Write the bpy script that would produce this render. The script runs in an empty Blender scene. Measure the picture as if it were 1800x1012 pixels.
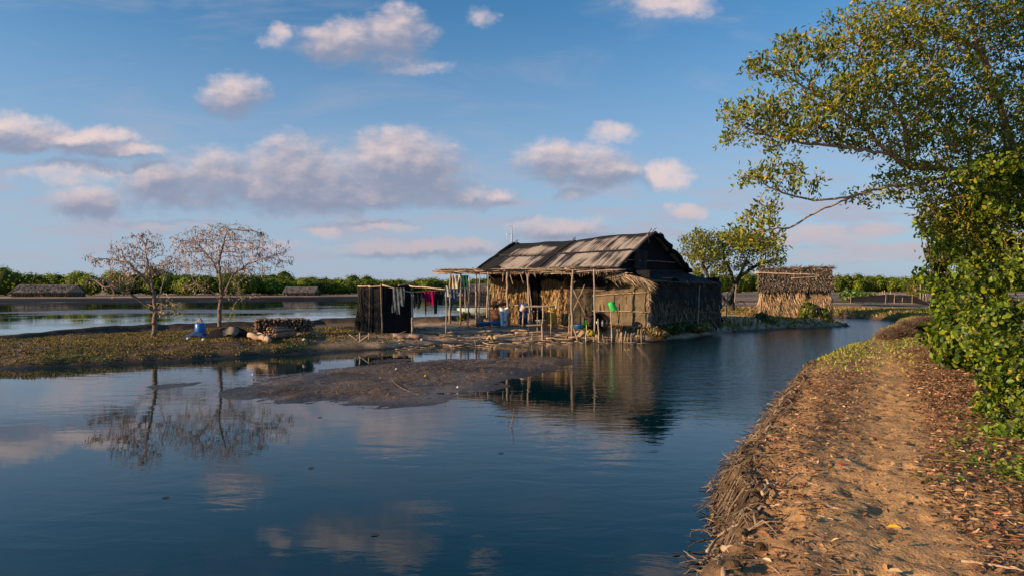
import bpy, math, random
import numpy as np
from mathutils import Vector, kdtree

scene = bpy.context.scene
COL = scene.collection
rng = np.random.default_rng(7)
random.seed(7)
R = math.radians

# ------------------------------------------------------------------ camera
CAM_H = 2.2
F = 1200.0
cam_d = bpy.data.cameras.new("camera")
cam = bpy.data.objects.new("camera", cam_d)
COL.objects.link(cam)
cam.location = (0, 0, CAM_H)
cam.rotation_euler = (R(90), 0, 0)
cam_d.lens = 24.0
cam_d.sensor_width = 36.0
cam_d.clip_start = 0.05
cam_d.clip_end = 5000
scene.camera = cam

# ------------------------------------------------------------------ light
SUN_EL = 15.0
SUN_AZ = 20.0          # degrees behind the picture plane, sun on the left
tosun = Vector((-math.cos(R(SUN_AZ)) * math.cos(R(SUN_EL)), -math.sin(R(SUN_AZ)) * math.cos(R(SUN_EL)), math.sin(R(SUN_EL))))
sun_d = bpy.data.lights.new("sun", 'SUN')
sun_d.energy = 5.0
sun_d.angle = R(0.5)
sun_d.color = (1.0, 0.69, 0.41)
sun = bpy.data.objects.new("sun", sun_d)
COL.objects.link(sun)
sun.rotation_euler = tosun.to_track_quat('Z', 'Y').to_euler()
sun.location = (-30, -10, 20)

scene.view_settings.view_transform = 'Standard'
scene.view_settings.look = 'None'
scene.view_settings.gamma = 1.0
scene.view_settings.use_curve_mapping = False
scene.view_settings.exposure = 0.55
scene.render.engine = 'CYCLES'
scene.cycles.max_bounces = 6
scene.cycles.transparent_max_bounces = 6
scene.cycles.sample_clamp_indirect = 4.0


class NT:
    """small helper for writing node trees"""
    def __init__(self, nt):
        self.nt = nt; self.n = nt.nodes; self.l = nt.links
    def new(self, t, **kw):
        nd = self.n.new(t)
        for k, v in kw.items():
            setattr(nd, k, v)
        return nd
    def put(self, sock, v):
        if isinstance(v, bpy.types.NodeSocket):
            self.l.new(v, sock)
        else:
            sock.default_value = v
    def m(self, op, a, b=None, c=None, clamp=False):
        nd = self.new('ShaderNodeMath', operation=op, use_clamp=clamp)
        self.put(nd.inputs[0], a)
        if b is not None: self.put(nd.inputs[1], b)
        if c is not None: self.put(nd.inputs[2], c)
        return nd.outputs[0]
    def vm(self, op, a, b=None, c=None):
        nd = self.new('ShaderNodeVectorMath', operation=op)
        self.put(nd.inputs[0], a)
        if b is not None: self.put(nd.inputs[1], b)
        if c is not None: self.put(nd.inputs[2], c)
        return nd.outputs[1] if op in ('DOT_PRODUCT', 'LENGTH', 'DISTANCE') else nd.outputs[0]
    def noise(self, vec, scale, detail=3, rough=0.55, dist=0.0, color=False):
        nd = self.new('ShaderNodeTexNoise')
        self.put(nd.inputs['Vector'], vec)
        nd.inputs['Scale'].default_value = scale
        nd.inputs['Detail'].default_value = detail
        nd.inputs['Roughness'].default_value = rough
        nd.inputs['Distortion'].default_value = dist
        return nd.outputs['Color'] if color else nd.outputs['Fac']
    def remap(self, v, a, b, c, d, smooth=False):
        nd = self.new('ShaderNodeMapRange')
        if smooth: nd.interpolation_type = 'SMOOTHSTEP'
        self.put(nd.inputs[0], v)
        for i, x in enumerate((a, b, c, d)): self.put(nd.inputs[i + 1], x)
        return nd.outputs[0]
    def mix(self, fac, a, b, mode='MIX'):
        nd = self.new('ShaderNodeMix', data_type='RGBA', blend_type=mode)
        self.put(nd.inputs[0], fac)
        for s, v in ((nd.inputs[6], a), (nd.inputs[7], b)):
            if isinstance(v, tuple) and len(v) == 3: v = (*v, 1)
            self.put(s, v)
        return nd.outputs[2]


# ------------------------------------------------------------------ world: sky and clouds
world = bpy.data.worlds.new("World")
scene.world = world
world.use_nodes = True
world.node_tree.nodes.clear()
N = NT(world.node_tree)
geo = N.new('ShaderNodeTexCoord').outputs['Generated']
sky = N.new('ShaderNodeTexSky', sky_type='NISHITA', sun_disc=False)
sky.sun_elevation = R(SUN_EL)
sky.sun_rotation = math.atan2(tosun.x, tosun.y)
sky.air_density = 1.0
sky.dust_density = 0.5
sky.ozone_density = 3.0
hs = N.new('ShaderNodeHueSaturation')
hs.inputs['Saturation'].default_value = 1.12
N.l.new(sky.outputs[0], hs.inputs['Color'])
sep = N.new('ShaderNodeSeparateXYZ'); N.l.new(geo, sep.inputs[0])
dx, dy, dz = sep.outputs
# humid evening air: the sky turns lilac-grey towards the horizon
hz = N.remap(dz, 0.0, 0.42, 1.0, 0.0, True)
skycol = N.mix(N.m('MULTIPLY', hz, 0.84), N.vm('MULTIPLY', hs.outputs[0], (.71, 1.06, 1.14)), (2.8, 3.35, 4.5))
bg_sky = N.new('ShaderNodeBackground'); N.l.new(skycol, bg_sky.inputs[0]); bg_sky.inputs[1].default_value = 0.095
ysafe = N.m('MAXIMUM', dy, 0.08)
pv = N.new('ShaderNodeCombineXYZ')
N.l.new(N.m('DIVIDE', dx, ysafe), pv.inputs[0]); N.l.new(N.m('DIVIDE', dz, ysafe), pv.inputs[1])
p0 = pv.outputs[0]
w1 = N.vm('SUBTRACT', N.noise(p0, 22, 4, 0.6, color=True), (0.5, 0.5, 0.5))
p = N.vm('ADD', p0, N.vm('MULTIPLY', w1, (0.05, 0.034, 0)))
CLOUDS = [  # azimuth / elevation tangents *1200 about the view axis, radii, weight
    (-285, 432, 78, 38, 1.0), (-215, 442, 62, 44, 1.0), (-200, 400, 70, 26, .7), (-335, 440, 40, 24, .7), (-170, 385, 65, 20, .6),
    (-490, 338, 56, 34, 1), (-415, 440, 30, 24, .5), (-55, 476, 30, 22, .5), (275, 505, 75, 28, .7),
    (-740, 150, 60, 34, .85), (-770, 205, 110, 24, .7), (-610, 180, 75, 50, .85), (-590, 160, 60, 30, .85), (-520, 192, 75, 48, .95),
    (-385, 200, 75, 60, 1.05), (-400, 175, 120, 34, .95), (-300, 190, 110, 50, 1), (-200, 212, 95, 52, 1.1), (-140, 190, 80, 40, .9),
    (-80, 160, 75, 22, .9), (-250, 160, 170, 22, .95), (100, 218, 85, 36, 1), (165, 202, 60, 26, .85), (270, 196, 42, 24, .9), (170, 272, 45, 20, .45),
    (-210, 68, 130, 15, .8), (-80, 68, 75, 17, .8), (90, 102, 90, 22, .9), (110, 165, 40, 14, .6),
    (-340, 96, 60, 12, .7), (310, 136, 32, 12, .6), (545, 92, 90, 17, .7), (650, 104, 60, 14, .7), (680, 68, 110, 14, .7),
    (-880, 276, 90, 24, 1.1), (-790, 256, 105, 20, 1.15), (-700, 240, 80, 13, 1.0), (-450, 70, 110, 10, .7), (-230, 110, 90, 11, .7), (-600, 110, 80, 12, .6), (430, 80, 80, 10, .7), (600, 52, 130, 9, .8), (740, 130, 70, 12, .6), (20, 60, 120, 9, .7), (-1250, 200, 200, 60, .9), (1300, 300, 220, 60, .9)]
def cloud_field(pt, items):
    f = None
    for (cx, cy, rx, ry, w) in items:
        rx *= 1.2; ry *= 1.2
        q = N.vm('MULTIPLY_ADD', pt, (1200.0 / rx, 1200.0 / ry, 0), (-cx / rx, -cy / ry, 0))
        d = N.m('MULTIPLY_ADD', N.vm('DOT_PRODUCT', q, q), -1.0, 1.0 * w)
        f = d if f is None else N.m('SMOOTH_MAX', f, d, 0.25)
    return f
fld = N.m('MAXIMUM', cloud_field(p, CLOUDS), -1.6)
fld2 = N.m('MAXIMUM', cloud_field(N.vm('ADD', p, (-0.006, 0.017, 0)), [c for c in CLOUDS if c[2] > 50 and c[4] > .75]), -1.6)
stretch = N.vm('MULTIPLY', p0, (1.0, 1.7, 1.0))
n_a = N.noise(stretch, 8, 8, 0.55)
n_b = N.noise(N.vm('ADD', stretch, (-0.008, 0.018, 0)), 8, 6, 0.55)
n_c = N.noise(stretch, 30, 5, 0.6)
dens = N.m('ADD', N.m('ADD', N.m('MULTIPLY', fld, 1.35), N.m('MULTIPLY', N.m('SUBTRACT', n_c, 0.5), 1.9)), N.m('MULTIPLY', N.m('SUBTRACT', n_a, 0.5), 3.6))
alpha = N.remap(dens, -0.65, 1.35, 0.0, 1.0, True)
alpha = N.m('MULTIPLY', alpha, N.remap(dz, 0.005, 0.06, 0.0, 1.0, True))
alpha = N.m('MULTIPLY', alpha, N.remap(dy, 0.06, 0.3, 0.0, 1.0, True))
lit = N.m('ADD', N.m('MULTIPLY', N.m('SUBTRACT', fld, fld2), 0.9), N.m('ADD', N.m('MULTIPLY', N.m('SUBTRACT', n_c, 0.5), 0.5), N.m('MULTIPLY', N.m('SUBTRACT', n_a, n_b), 2.6)))
litf = N.remap(lit, -0.25, 1.05, 0.0, 1.0, True)
litf = N.m('MULTIPLY', litf, N.remap(dz, 0.05, 0.17, 0.45, 1.0))
ccol = N.mix(litf, (0.185, 0.21, 0.29), (0.56, 0.45, 0.435))
# thin veils of high cloud
veil = N.noise(N.vm('MULTIPLY', p0, (1.0, 4.5, 1.0)), 3.2, 6, 0.6, 0.6)
vf = N.m('MULTIPLY', N.remap(veil, 0.47, 0.75, 0.0, 0.34, True), N.remap(dy, 0.06, 0.3, 0.0, 1.0))
low = N.noise(N.vm('MULTIPLY', p0, (1.0, 5.5, 1.0)), 7.0, 5, 0.6)
lowf = N.m('MULTIPLY', N.m('MULTIPLY', N.remap(low, 0.45, 0.62, 0.0, 0.75, True), N.remap(dz, 0.02, 0.05, 0.0, 1.0)), N.remap(dz, 0.11, 0.22, 1.0, 0.0))
vf = N.m('MAXIMUM', vf, N.m('MULTIPLY', lowf, N.remap(dy, 0.06, 0.3, 0.0, 1.0)))
bg_c = N.new('ShaderNodeBackground'); N.l.new(ccol, bg_c.inputs[0])
bg_v = N.new('ShaderNodeBackground'); bg_v.inputs[0].default_value = (0.30, 0.30, 0.37, 1)
mx0 = N.new('ShaderNodeMixShader'); N.l.new(vf, mx0.inputs[0]); N.l.new(bg_sky.outputs[0], mx0.inputs[1]); N.l.new(bg_v.outputs[0], mx0.inputs[2])
mx = N.new('ShaderNodeMixShader'); N.l.new(N.m('MULTIPLY', alpha, 0.93), mx.inputs[0]); N.l.new(mx0.outputs[0], mx.inputs[1]); N.l.new(bg_c.outputs[0], mx.inputs[2])
wo = N.new('ShaderNodeOutputWorld'); N.l.new(mx.outputs[0], wo.inputs[0])


# ------------------------------------------------------------------ helpers
def P(u, v, Y):
    """point that stands at distance Y, from its bearing and elevation as surveyed on the photo"""
    return np.array([(u - 900) / F * Y, Y, CAM_H - (v - 506) / F * Y])
def G(u, v, z=0.0):
    Y = (CAM_H - z) * F / (v - 506)
    return np.array([(u - 900) / F * Y, Y, z])
WP = {}
class MB:
    def __init__(s):
        s.v = []; s.f = []; s.c = []; s.n = 0
    def add(s, v, f, col=(1, 1, 1)):
        v = np.asarray(v, float).reshape(-1, 3)
        c = np.broadcast_to(np.asarray(col, float), (len(v), 3))
        s.v.append(v); s.c.append(c)
        if isinstance(f, np.ndarray): s.f.append(f + s.n)
        else:
            for q in f: s.f.append(np.array([q]) + s.n)
        s.n += len(v)
        return s
    def build(s, name, mat, parent=None, smooth=False, origin=None):
        V = np.concatenate(s.v); C = np.concatenate(s.c)
        if parent is not None: o = WP[parent]
        elif origin is not None: o = np.array(origin, float)
        else: o = np.array([(V[:, 0].min() + V[:, 0].max()) / 2, (V[:, 1].min() + V[:, 1].max()) / 2, V[:, 2].min()])
        V = V - o
        me = bpy.data.meshes.new(name)
        me.vertices.add(len(V)); me.vertices.foreach_set('co', V.astype(np.float32).ravel())
        idx = np.concatenate([f.ravel() for f in s.f]).astype(np.int32)
        tot = np.concatenate([np.full(len(f), f.shape[1]) for f in s.f]).astype(np.int32)
        st = np.concatenate([[0], np.cumsum(tot)[:-1]]).astype(np.int32)
        me.loops.add(len(idx)); me.loops.foreach_set('vertex_index', idx)
        me.polygons.add(len(tot)); me.polygons.foreach_set('loop_start', st); me.polygons.foreach_set('loop_total', tot)
        if smooth: me.polygons.foreach_set('use_smooth', np.ones(len(tot), bool))
        me.update(calc_edges=True)
        ca = me.color_attributes.new('Col', 'FLOAT_COLOR', 'POINT')
        ca.data.foreach_set('color', np.concatenate([C, np.ones((len(C), 1))], 1).astype(np.float32).ravel())
        me.materials.append(mat)
        ob = bpy.data.objects.new(name, me)
        COL.objects.link(ob)
        if parent is not None:
            ob.parent = parent; WP[ob] = o
        else:
            ob.location = o; WP[ob] = o
        return ob
def tag(o, label=None, cat=None, group=None, kind=None):
    if label: o['label'] = label
    if cat: o['category'] = cat
    if group: o['group'] = group
    if kind: o['kind'] = kind
    return o
def empty(name, loc, label, cat, group=None):
    o = bpy.data.objects.new(name, None); COL.objects.link(o)
    o.location = [float(x) for x in loc]; o.empty_display_size = .2
    WP[o] = np.array(loc, float)
    return tag(o, label, cat, group)
def norm(a):
    a = np.asarray(a, float); return a / (np.linalg.norm(a, axis=-1, keepdims=True) + 1e-9)
def tube(mb, pts, rad, sides=8, col=(1, 1, 1), caps=True, jit=0.0):
    pts = np.asarray(pts, float); n = len(pts)
    rad = np.broadcast_to(np.asarray(rad, float), (n,))
    t = norm(np.gradient(pts, axis=0))
    ref = np.array([0.13, 0.21, 1.0]) if abs(t[0][2]) < .8 else np.array([1.0, .15, .1])
    a = norm(np.cross(t, ref)); b = np.cross(t, a)
    th = np.linspace(0, 2 * np.pi, sides, endpoint=False)
    rr = rad[:, None] * (1 + jit * rng.normal(size=(n, sides)))
    v = pts[:, None] + rr[..., None] * (np.cos(th)[None, :, None] * a[:, None] + np.sin(th)[None, :, None] * b[:, None])
    i, j = np.meshgrid(np.arange(n - 1), np.arange(sides), indexing='ij')
    f = np.stack([i * sides + j, i * sides + (j + 1) % sides, (i + 1) * sides + (j + 1) % sides, (i + 1) * sides + j], -1).reshape(-1, 4)
    base = mb.n
    mb.add(v.reshape(-1, 3), f, col)
    if caps:
        mb.f.append(np.array([list(range(sides))[::-1]]) + base)
        mb.f.append(np.array([list(range(sides))]) + base + (n - 1) * sides)
def pole(mb, p0, p1, r=0.035, r1=None, bend=0.03, sides=7, seg=6, col=(1, 1, 1)):
    p0 = np.array(p0, float); p1 = np.array(p1, float)
    r1 = r * .8 if r1 is None else r1
    s = np.linspace(0, 1, seg + 1)
    pts = p0 + (p1 - p0) * s[:, None]
    L = np.linalg.norm(p1 - p0)
    off = np.sin(s * np.pi)[:, None] * rng.normal(size=3) * bend * L * .6 + rng.normal(size=(seg + 1, 3)) * r * .28
    off[0] *= .2; off[-1] *= .2
    tube(mb, pts + off, (r + (r1 - r) * s) * (1 + .12 * rng.normal(size=seg + 1)), sides, col, jit=.06)
def prisms(mb, P0, P1, R0, R1, sides=4, col=(1, 1, 1)):
    P0 = np.asarray(P0, float); P1 = np.asarray(P1, float); m = len(P0)
    R0 = np.broadcast_to(R0, (m,)); R1 = np.broadcast_to(R1, (m,))
    t = norm(P1 - P0)
    ref = np.where(np.abs(t[:, 2:3]) < .9, np.array([[0.0, 0, 1]]), np.array([[1.0, 0, 0]]))
    a = norm(np.cross(t, ref)); b = np.cross(t, a)
    th = np.linspace(0, 2 * np.pi, sides, endpoint=False)
    d = np.cos(th)[None, :, None] * a[:, None] + np.sin(th)[None, :, None] * b[:, None]
    v = np.concatenate([P0[:, None] + d * R0[:, None, None], P1[:, None] + d * R1[:, None, None]], 1).reshape(-1, 3)
    k = np.arange(sides)
    q = np.stack([k, (k + 1) % sides, (k + 1) % sides + sides, k + sides], -1)
    f = (np.arange(m)[:, None, None] * 2 * sides + q[None]).reshape(-1, 4)
    c = np.asarray(col, float)
    if c.ndim == 2: c = np.repeat(c, 2 * sides, 0)
    mb.add(v, f, c)
def box(mb, c, s, rot=0.0, col=(1, 1, 1), jit=0.0):
    c = np.array(c, float); s = np.array(s, float) / 2
    k = np.array([[x, y, z] for x in (-1, 1) for y in (-1, 1) for z in (-1, 1)], float) * s
    if jit: k += rng.normal(size=k.shape) * jit
    cr, sr = math.cos(rot), math.sin(rot)
    k = np.stack([k[:, 0] * cr - k[:, 1] * sr, k[:, 0] * sr + k[:, 1] * cr, k[:, 2]], -1) + c
    mb.add(k, np.array([[0, 1, 3, 2], [4, 6, 7, 5], [0, 4, 5, 1], [2, 3, 7, 6], [0, 2, 6, 4], [1, 5, 7, 3]]), col)
def lathe(mb, c, prof, sides=20, col=(1, 1, 1), axis=(0, 0, 1), cap=True):
    """prof = [(r, h)...] along axis from point c"""
    ax = norm(np.array(axis, float)); ref = np.array([1.0, 0, 0]) if abs(ax[0]) < .8 else np.array([0, 1.0, 0])
    a = norm(np.cross(ax, ref)); b = np.cross(ax, a)
    th = np.linspace(0, 2 * np.pi, sides, endpoint=False)
    v = []
    for r, h in prof:
        v.append(np.array(c) + ax * h + r * (np.cos(th)[:, None] * a + np.sin(th)[:, None] * b))
    n = len(prof)
    i, j = np.meshgrid(np.arange(n - 1), np.arange(sides), indexing='ij')
    f = np.stack([i * sides + j, i * sides + (j + 1) % sides, (i + 1) * sides + (j + 1) % sides, (i + 1) * sides + j], -1).reshape(-1, 4)
    base = mb.n
    mb.add(np.concatenate(v), f, col)
    if cap:
        mb.f.append(np.array([list(range(sides))[::-1]]) + base)
def grid(mb, fn, nu, nv, col=(1, 1, 1)):
    """fn(U,V)->(nu,nv,3)"""
    U, V = np.meshgrid(np.linspace(0, 1, nu), np.linspace(0, 1, nv), indexing='ij')
    X = fn(U, V).reshape(-1, 3)
    i, j = np.meshgrid(np.arange(nu - 1), np.arange(nv - 1), indexing='ij')
    f = np.stack([i * nv + j, (i + 1) * nv + j, (i + 1) * nv + j + 1, i * nv + j + 1], -1).reshape(-1, 4)
    if callable(col): col = col(U, V).reshape(-1, 3)
    mb.add(X, f, col)
# numpy value noise
_T = np.random.default_rng(3).random((256, 256))
def vnoise(x, y):
    xi = np.floor(x).astype(int); yi = np.floor(y).astype(int)
    fx = x - xi; fy = y - yi
    fx = fx * fx * (3 - 2 * fx); fy = fy * fy * (3 - 2 * fy)
    a = _T[xi % 256, yi % 256]; b = _T[(xi + 1) % 256, yi % 256]; c = _T[xi % 256, (yi + 1) % 256]; d = _T[(xi + 1) % 256, (yi + 1) % 256]
    return (a * (1 - fx) + b * fx) * (1 - fy) + (c * (1 - fx) + d * fx) * fy
def fbm(x, y, s=1.0, o=4):
    x = np.asarray(x, float) * s; y = np.asarray(y, float) * s
    t = 0; a = 1; w = 0
    for k in range(o):
        t = t + a * vnoise(x + 17.3 * k, y - 9.1 * k); w += a; a *= .5; x = x * 2.03; y = y * 2.03
    return t / w - .5
def sstep(x, a, b):
    t = np.clip((x - a) / (b - a), 0, 1); return t * t * (3 - 2 * t)
def patch(u, v, Y, su, sv, n):
    pass

# leaf cards -------------------------------------------------------------
def leaves(mb, C, D, L, Wd, col, shape='oval', updir=None, fold=.25, nrm=None):
    """C base points, D direction unit vectors; one folded leaf each"""
    C = np.asarray(C, float); m = len(C); D = norm(D)
    L = np.broadcast_to(L, (m,))[:, None]; Wd = np.broadcast_to(Wd, (m,))[:, None]
    if nrm is None: nrm = rng.normal(size=(m, 3)) * .6 + np.array([-.3, -.3, .7])
    S = norm(np.cross(D, nrm)); Nn = norm(np.cross(S, D))
    if shape == 'oval':
        pr = [(0, 0, 0), (.3, .42, fold), (.68, .46, fold), (1, 0, .0), (.68, -.46, fold), (.3, -.42, fold)]
        fc = np.array([[0, 1, 2, 3], [0, 3, 4, 5]])
    elif shape == 'tri':
        pr = [(0, .5, 0), (1, 0, 0), (0, -.5, 0)]
        fc = np.array([[0, 1, 2]])
    else:
        pr = [(0, 0, 0), (.5, .5, fold), (1, 0, 0), (.5, -.5, fold)]
        fc = np.array([[0, 1, 2], [0, 2, 3]])
    v = np.stack([C + D * L * a + S * Wd * b + Nn * Wd * c for a, b, c in pr], 1)
    k = len(pr)
    f = (np.arange(m)[:, None, None] * k + fc[None]).reshape(-1, fc.shape[1])
    col = np.asarray(col, float)
    if col.ndim == 2: col = np.repeat(col, k, 0)
    mb.add(v.reshape(-1, 3), f, col)
def pick(cols, w, m, var=.15):
    cols = np.array(cols, float); w = np.array(w, float) / sum(w)
    c = cols[rng.choice(len(cols), m, p=w)]
    return np.clip(c * (1 + var * rng.normal(size=(m, 1))) * (1 + .06 * rng.normal(size=(m, 3))), 0.002, 1)

# ------------------------------------------------------------------ materials
def mat_attr(name, rough=.85, bump=0.0, bscale=40, var=.25, vscale=6, spec=.3, trans=0.0, transcol=None, metallic=0, coat=0):
    m = bpy.data.materials.new(name); m.use_nodes = True
    n = NT(m.node_tree); n.n.clear()
    at = n.new('ShaderNodeAttribute', attribute_name='Col').outputs['Color']
    co = n.new('ShaderNodeNewGeometry').outputs['Position']
    c = at
    if var:
        f = n.remap(n.noise(co, vscale, 5, .6), .3, .7, 1 - var, 1 + var)
        c = n.vm('SCALE', at); nd = c.node; nd.inputs[3].default_value = 1
        n.l.new(f, nd.inputs[3])
    b = n.new('ShaderNodeBsdfPrincipled')
    n.l.new(c, b.inputs['Base Color']); b.inputs['Roughness'].default_value = rough
    b.inputs['Specular IOR Level'].default_value = spec
    b.inputs['Metallic'].default_value = metallic
    if bump:
        bp = n.new('ShaderNodeBump'); bp.inputs['Strength'].default_value = bump; bp.inputs['Distance'].default_value = .02
        n.l.new(n.noise(co, bscale, 4, .6), bp.inputs['Height']); n.l.new(bp.outputs[0], b.inputs['Normal'])
    out = n.new('ShaderNodeOutputMaterial')
    if trans:
        t = n.new('ShaderNodeBsdfTranslucent')
        tc = n.mix(1.0, c, transcol or (1.6, 1.7, .5), 'MULTIPLY'); n.l.new(tc, t.inputs[0])
        mxs = n.new('ShaderNodeMixShader'); mxs.inputs[0].default_value = trans
        n.l.new(b.outputs[0], mxs.inputs[1]); n.l.new(t.outputs[0], mxs.inputs[2]); n.l.new(mxs.outputs[0], out.inputs[0])
    else:
        n.l.new(b.outputs[0], out.inputs[0])
    return m
M = {}
M['wood'] = mat_attr('weathered_wood', .85, .6, 60, .35, 14)
M['bark'] = mat_attr('bark', .9, .8, 40, .35, 9)
M['twig'] = mat_attr('twig', .9, 0, 0, .2, 9)
M['leaf'] = mat_attr('leaf', .42, 0, 0, .12, 2, spec=.35, trans=.36)
M['farleaf'] = mat_attr('far_leaf', .7, 0, 0, .25, .25, spec=.2, trans=.35)
M['thatch'] = mat_attr('thatch', .9, .5, 50, .3, 5, spec=.15)
M['dryleaf'] = mat_attr('dry_leaf', .75, 0, 0, .2, 3, spec=.25)
M['cloth'] = mat_attr('cloth', .95, .25, 90, .12, 7, spec=.1, trans=.12, transcol=(1, 1, 1))
M['plastic'] = mat_attr('plastic', .38, .1, 12, .08, 5, spec=.5)
M['metal'] = mat_attr('metal', .4, .1, 12, .1, 5, metallic=.7)
M['straw'] = mat_attr('ground_plants', .8, 0, 0, .25, .8, spec=.2, trans=.2)

def mat_tarp(name, dark=(.010, .010, .012), light=None, streak=False, axis=(0, 0, 0)):
    m = bpy.data.materials.new(name); m.use_nodes = True
    n = NT(m.node_tree); n.n.clear()
    co = n.new('ShaderNodeAttribute', attribute_name='Col').outputs['Color']   # (along, down, base) sheet coordinates
    pos = n.new('ShaderNodeNewGeometry').outputs['Position']
    if streak:
        s1 = n.noise(n.vm('MULTIPLY', co, (1.9, .07, 0)), 3.0, 5, .6, .05)
        s2 = n.noise(n.vm('MULTIPLY', co, (8, .3, 0)), 3.0, 4, .65)
        s3 = n.noise(co, .8, 3, .5)
        s4 = n.noise(n.vm('MULTIPLY', co, (20, 14, 0)), 3.0, 3, .7)
        f = n.m('ADD', n.m('ADD', n.m('MULTIPLY', s1, .9), n.m('MULTIPLY', s2, .35)), n.m('MULTIPLY', s3, .75))
        f = n.m('ADD', f, n.m('MULTIPLY', s4, .35))
        sc = n.new('ShaderNodeSeparateXYZ'); n.l.new(co, sc.inputs[0])
        edge = n.m('MULTIPLY', n.remap(sc.outputs[1], .0, .5, -.3, 0), 1.0)
        edge2 = n.remap(sc.outputs[1], 2.9, 3.35, 0, -.5)
        f = n.m('ADD', n.m('ADD', f, edge), edge2)
        sa = n.m('ABSOLUTE', n.m('SUBTRACT', sc.outputs[0], 4.82))
        f = n.m('SUBTRACT', f, n.remap(sa, .10, .75, .42, 0, True))
        f = n.m('SUBTRACT', f, n.remap(sc.outputs[0], 7.4, 8.9, 0, .5, True))
        f = n.m('SUBTRACT', f, n.remap(n.m('ABSOLUTE', n.m('SUBTRACT', sc.outputs[1], 1.62)), .03, .14, .5, 0, True))
        f = n.m('SUBTRACT', f, n.m('MULTIPLY', n.remap(sc.outputs[0], 4.8, 5.2, 0, .3, True), n.remap(sc.outputs[1], .9, .3, 0, 1, True)))
        f = n.remap(f, 1.03, 1.24, 0, 1, True)
        c = n.mix(n.m('MULTIPLY', f, .82), (*dark, 1), (*light, 1))
    else:
        f = n.remap(n.noise(pos, 2.2, 6, .7), .4, .65, 0, 1)
        c = n.mix(n.m('MULTIPLY', f, .5), (*dark, 1), (*(light or tuple(2 * x for x in dark)), 1))
    b = n.new('ShaderNodeBsdfPrincipled'); n.l.new(c, b.inputs['Base Color'])
    b.inputs['Roughness'].default_value = .8; b.inputs['Specular IOR Level'].default_value = .08
    bp = n.new('ShaderNodeBump'); bp.inputs['Strength'].default_value = .5; bp.inputs['Distance'].default_value = .03
    n.l.new(n.noise(pos, 9, 5, .65, 1.0), bp.inputs['Height']); n.l.new(bp.outputs[0], b.inputs['Normal'])
    out = n.new('ShaderNodeOutputMaterial'); n.l.new(b.outputs[0], out.inputs[0])
    return m
M['roof_tarp'] = mat_tarp('roof_tarp', (.022, .022, .024), (.40, .345, .295), True)
M['black_tarp'] = mat_tarp('black_tarp')
M['grey_tarp'] = mat_tarp('grey_tarp', (.018, .018, .021), (.085, .075, .065))
M['canvas'] = mat_tarp('canvas_sacking', (.10, .08, .055), (.29, .22, .135))
M['dark_net'] = mat_tarp('dark_net', (.022, .02, .017), (.15, .12, .08))

# water --------------------------------------------------------------------
def mat_water():
    m = bpy.data.materials.new('canal_water'); m.use_nodes = True
    n = NT(m.node_tree); n.n.clear()
    pos = n.new('ShaderNodeNewGeometry').outputs['Position']
    b = n.new('ShaderNodeBsdfPrincipled')
    b.inputs['Base Color'].default_value = (.0005, .019, .024, 1)
    b.inputs['Roughness'].default_value = .02
    b.inputs['IOR'].default_value = 1.33
    b.inputs['Specular IOR Level'].default_value = .5
    w = n.vm('MULTIPLY', pos, (.45, 1.0, 1.0))
    rip = n.noise(w, 3.0, 3, .5, .4)
    rip2 = n.noise(n.vm('MULTIPLY', pos, (.8, 1.5, 1)), 14.0, 2, .5, .3)
    zone = n.remap(n.noise(pos, .16, 2, .5), .38, .62, .12, 1.0, True)
    # wind ruffles the water out in the channel before the hut
    sx = n.new('ShaderNodeSeparateXYZ'); n.l.new(pos, sx.inputs[0])
    chan = n.m('MULTIPLY', n.remap(sx.outputs[0], 0.5, 4.5, 0, 1, True), n.remap(sx.outputs[1], 9, 15, 0, 1, True))
    amp = n.m('ADD', n.m('MULTIPLY', zone, .5), n.m('MULTIPLY', chan, 2.2))
    h = n.m('ADD', n.m('MULTIPLY', rip, .012), n.m('MULTIPLY', n.m('MULTIPLY', rip2, .0035), n.m('ADD', .3, chan)))
    h = n.m('MULTIPLY', h, amp)
    bp = n.new('ShaderNodeBump'); bp.inputs['Strength'].default_value = 1.0; bp.inputs['Distance'].default_value = 1.0
    n.l.new(h, bp.inputs['Height']); n.l.new(bp.outputs[0], b.inputs['Normal'])
    out = n.new('ShaderNodeOutputMaterial'); n.l.new(b.outputs[0], out.inputs[0])
    return m
M['water'] = mat_water()

def mat_ground(name, bump=.7, s1=7, s2=45, rough=.92, dist=.05):
    m = bpy.data.materials.new(name); m.use_nodes = True
    n = NT(m.node_tree); n.n.clear()
    at = n.new('ShaderNodeAttribute', attribute_name='Col').outputs['Color']
    pos = n.new('ShaderNodeNewGeometry').outputs['Position']
    a = n.noise(pos, s1, 6, .65); c = n.noise(pos, s2, 3, .6)
    f = n.m('MULTIPLY', n.remap(a, .3, .7, .62, 1.35), n.remap(c, .3, .7, .75, 1.25))
    cc = n.vm('SCALE', at); n.l.new(f, cc.node.inputs[3])
    b = n.new('ShaderNodeBsdfPrincipled'); n.l.new(cc, b.inputs['Base Color'])
    b.inputs['Specular IOR Level'].default_value = .2
    sz = n.new('ShaderNodeSeparateXYZ'); n.l.new(pos, sz.inputs[0])
    n.l.new(n.remap(sz.outputs[2], .012, .08, .18, rough), b.inputs['Roughness'])
    bp = n.new('ShaderNodeBump'); bp.inputs['Strength'].default_value = bump; bp.inputs['Distance'].default_value = dist
    n.l.new(n.m('ADD', a, n.m('MULTIPLY', c, .45)), bp.inputs['Height']); n.l.new(bp.outputs[0], b.inputs['Normal'])
    out = n.new('ShaderNodeOutputMaterial'); n.l.new(b.outputs[0], out.inputs[0])
    return m
M['ground'] = mat_ground('ground')
M['mud'] = mat_ground('mud', .9, 5, 30, .8, .07)

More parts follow.
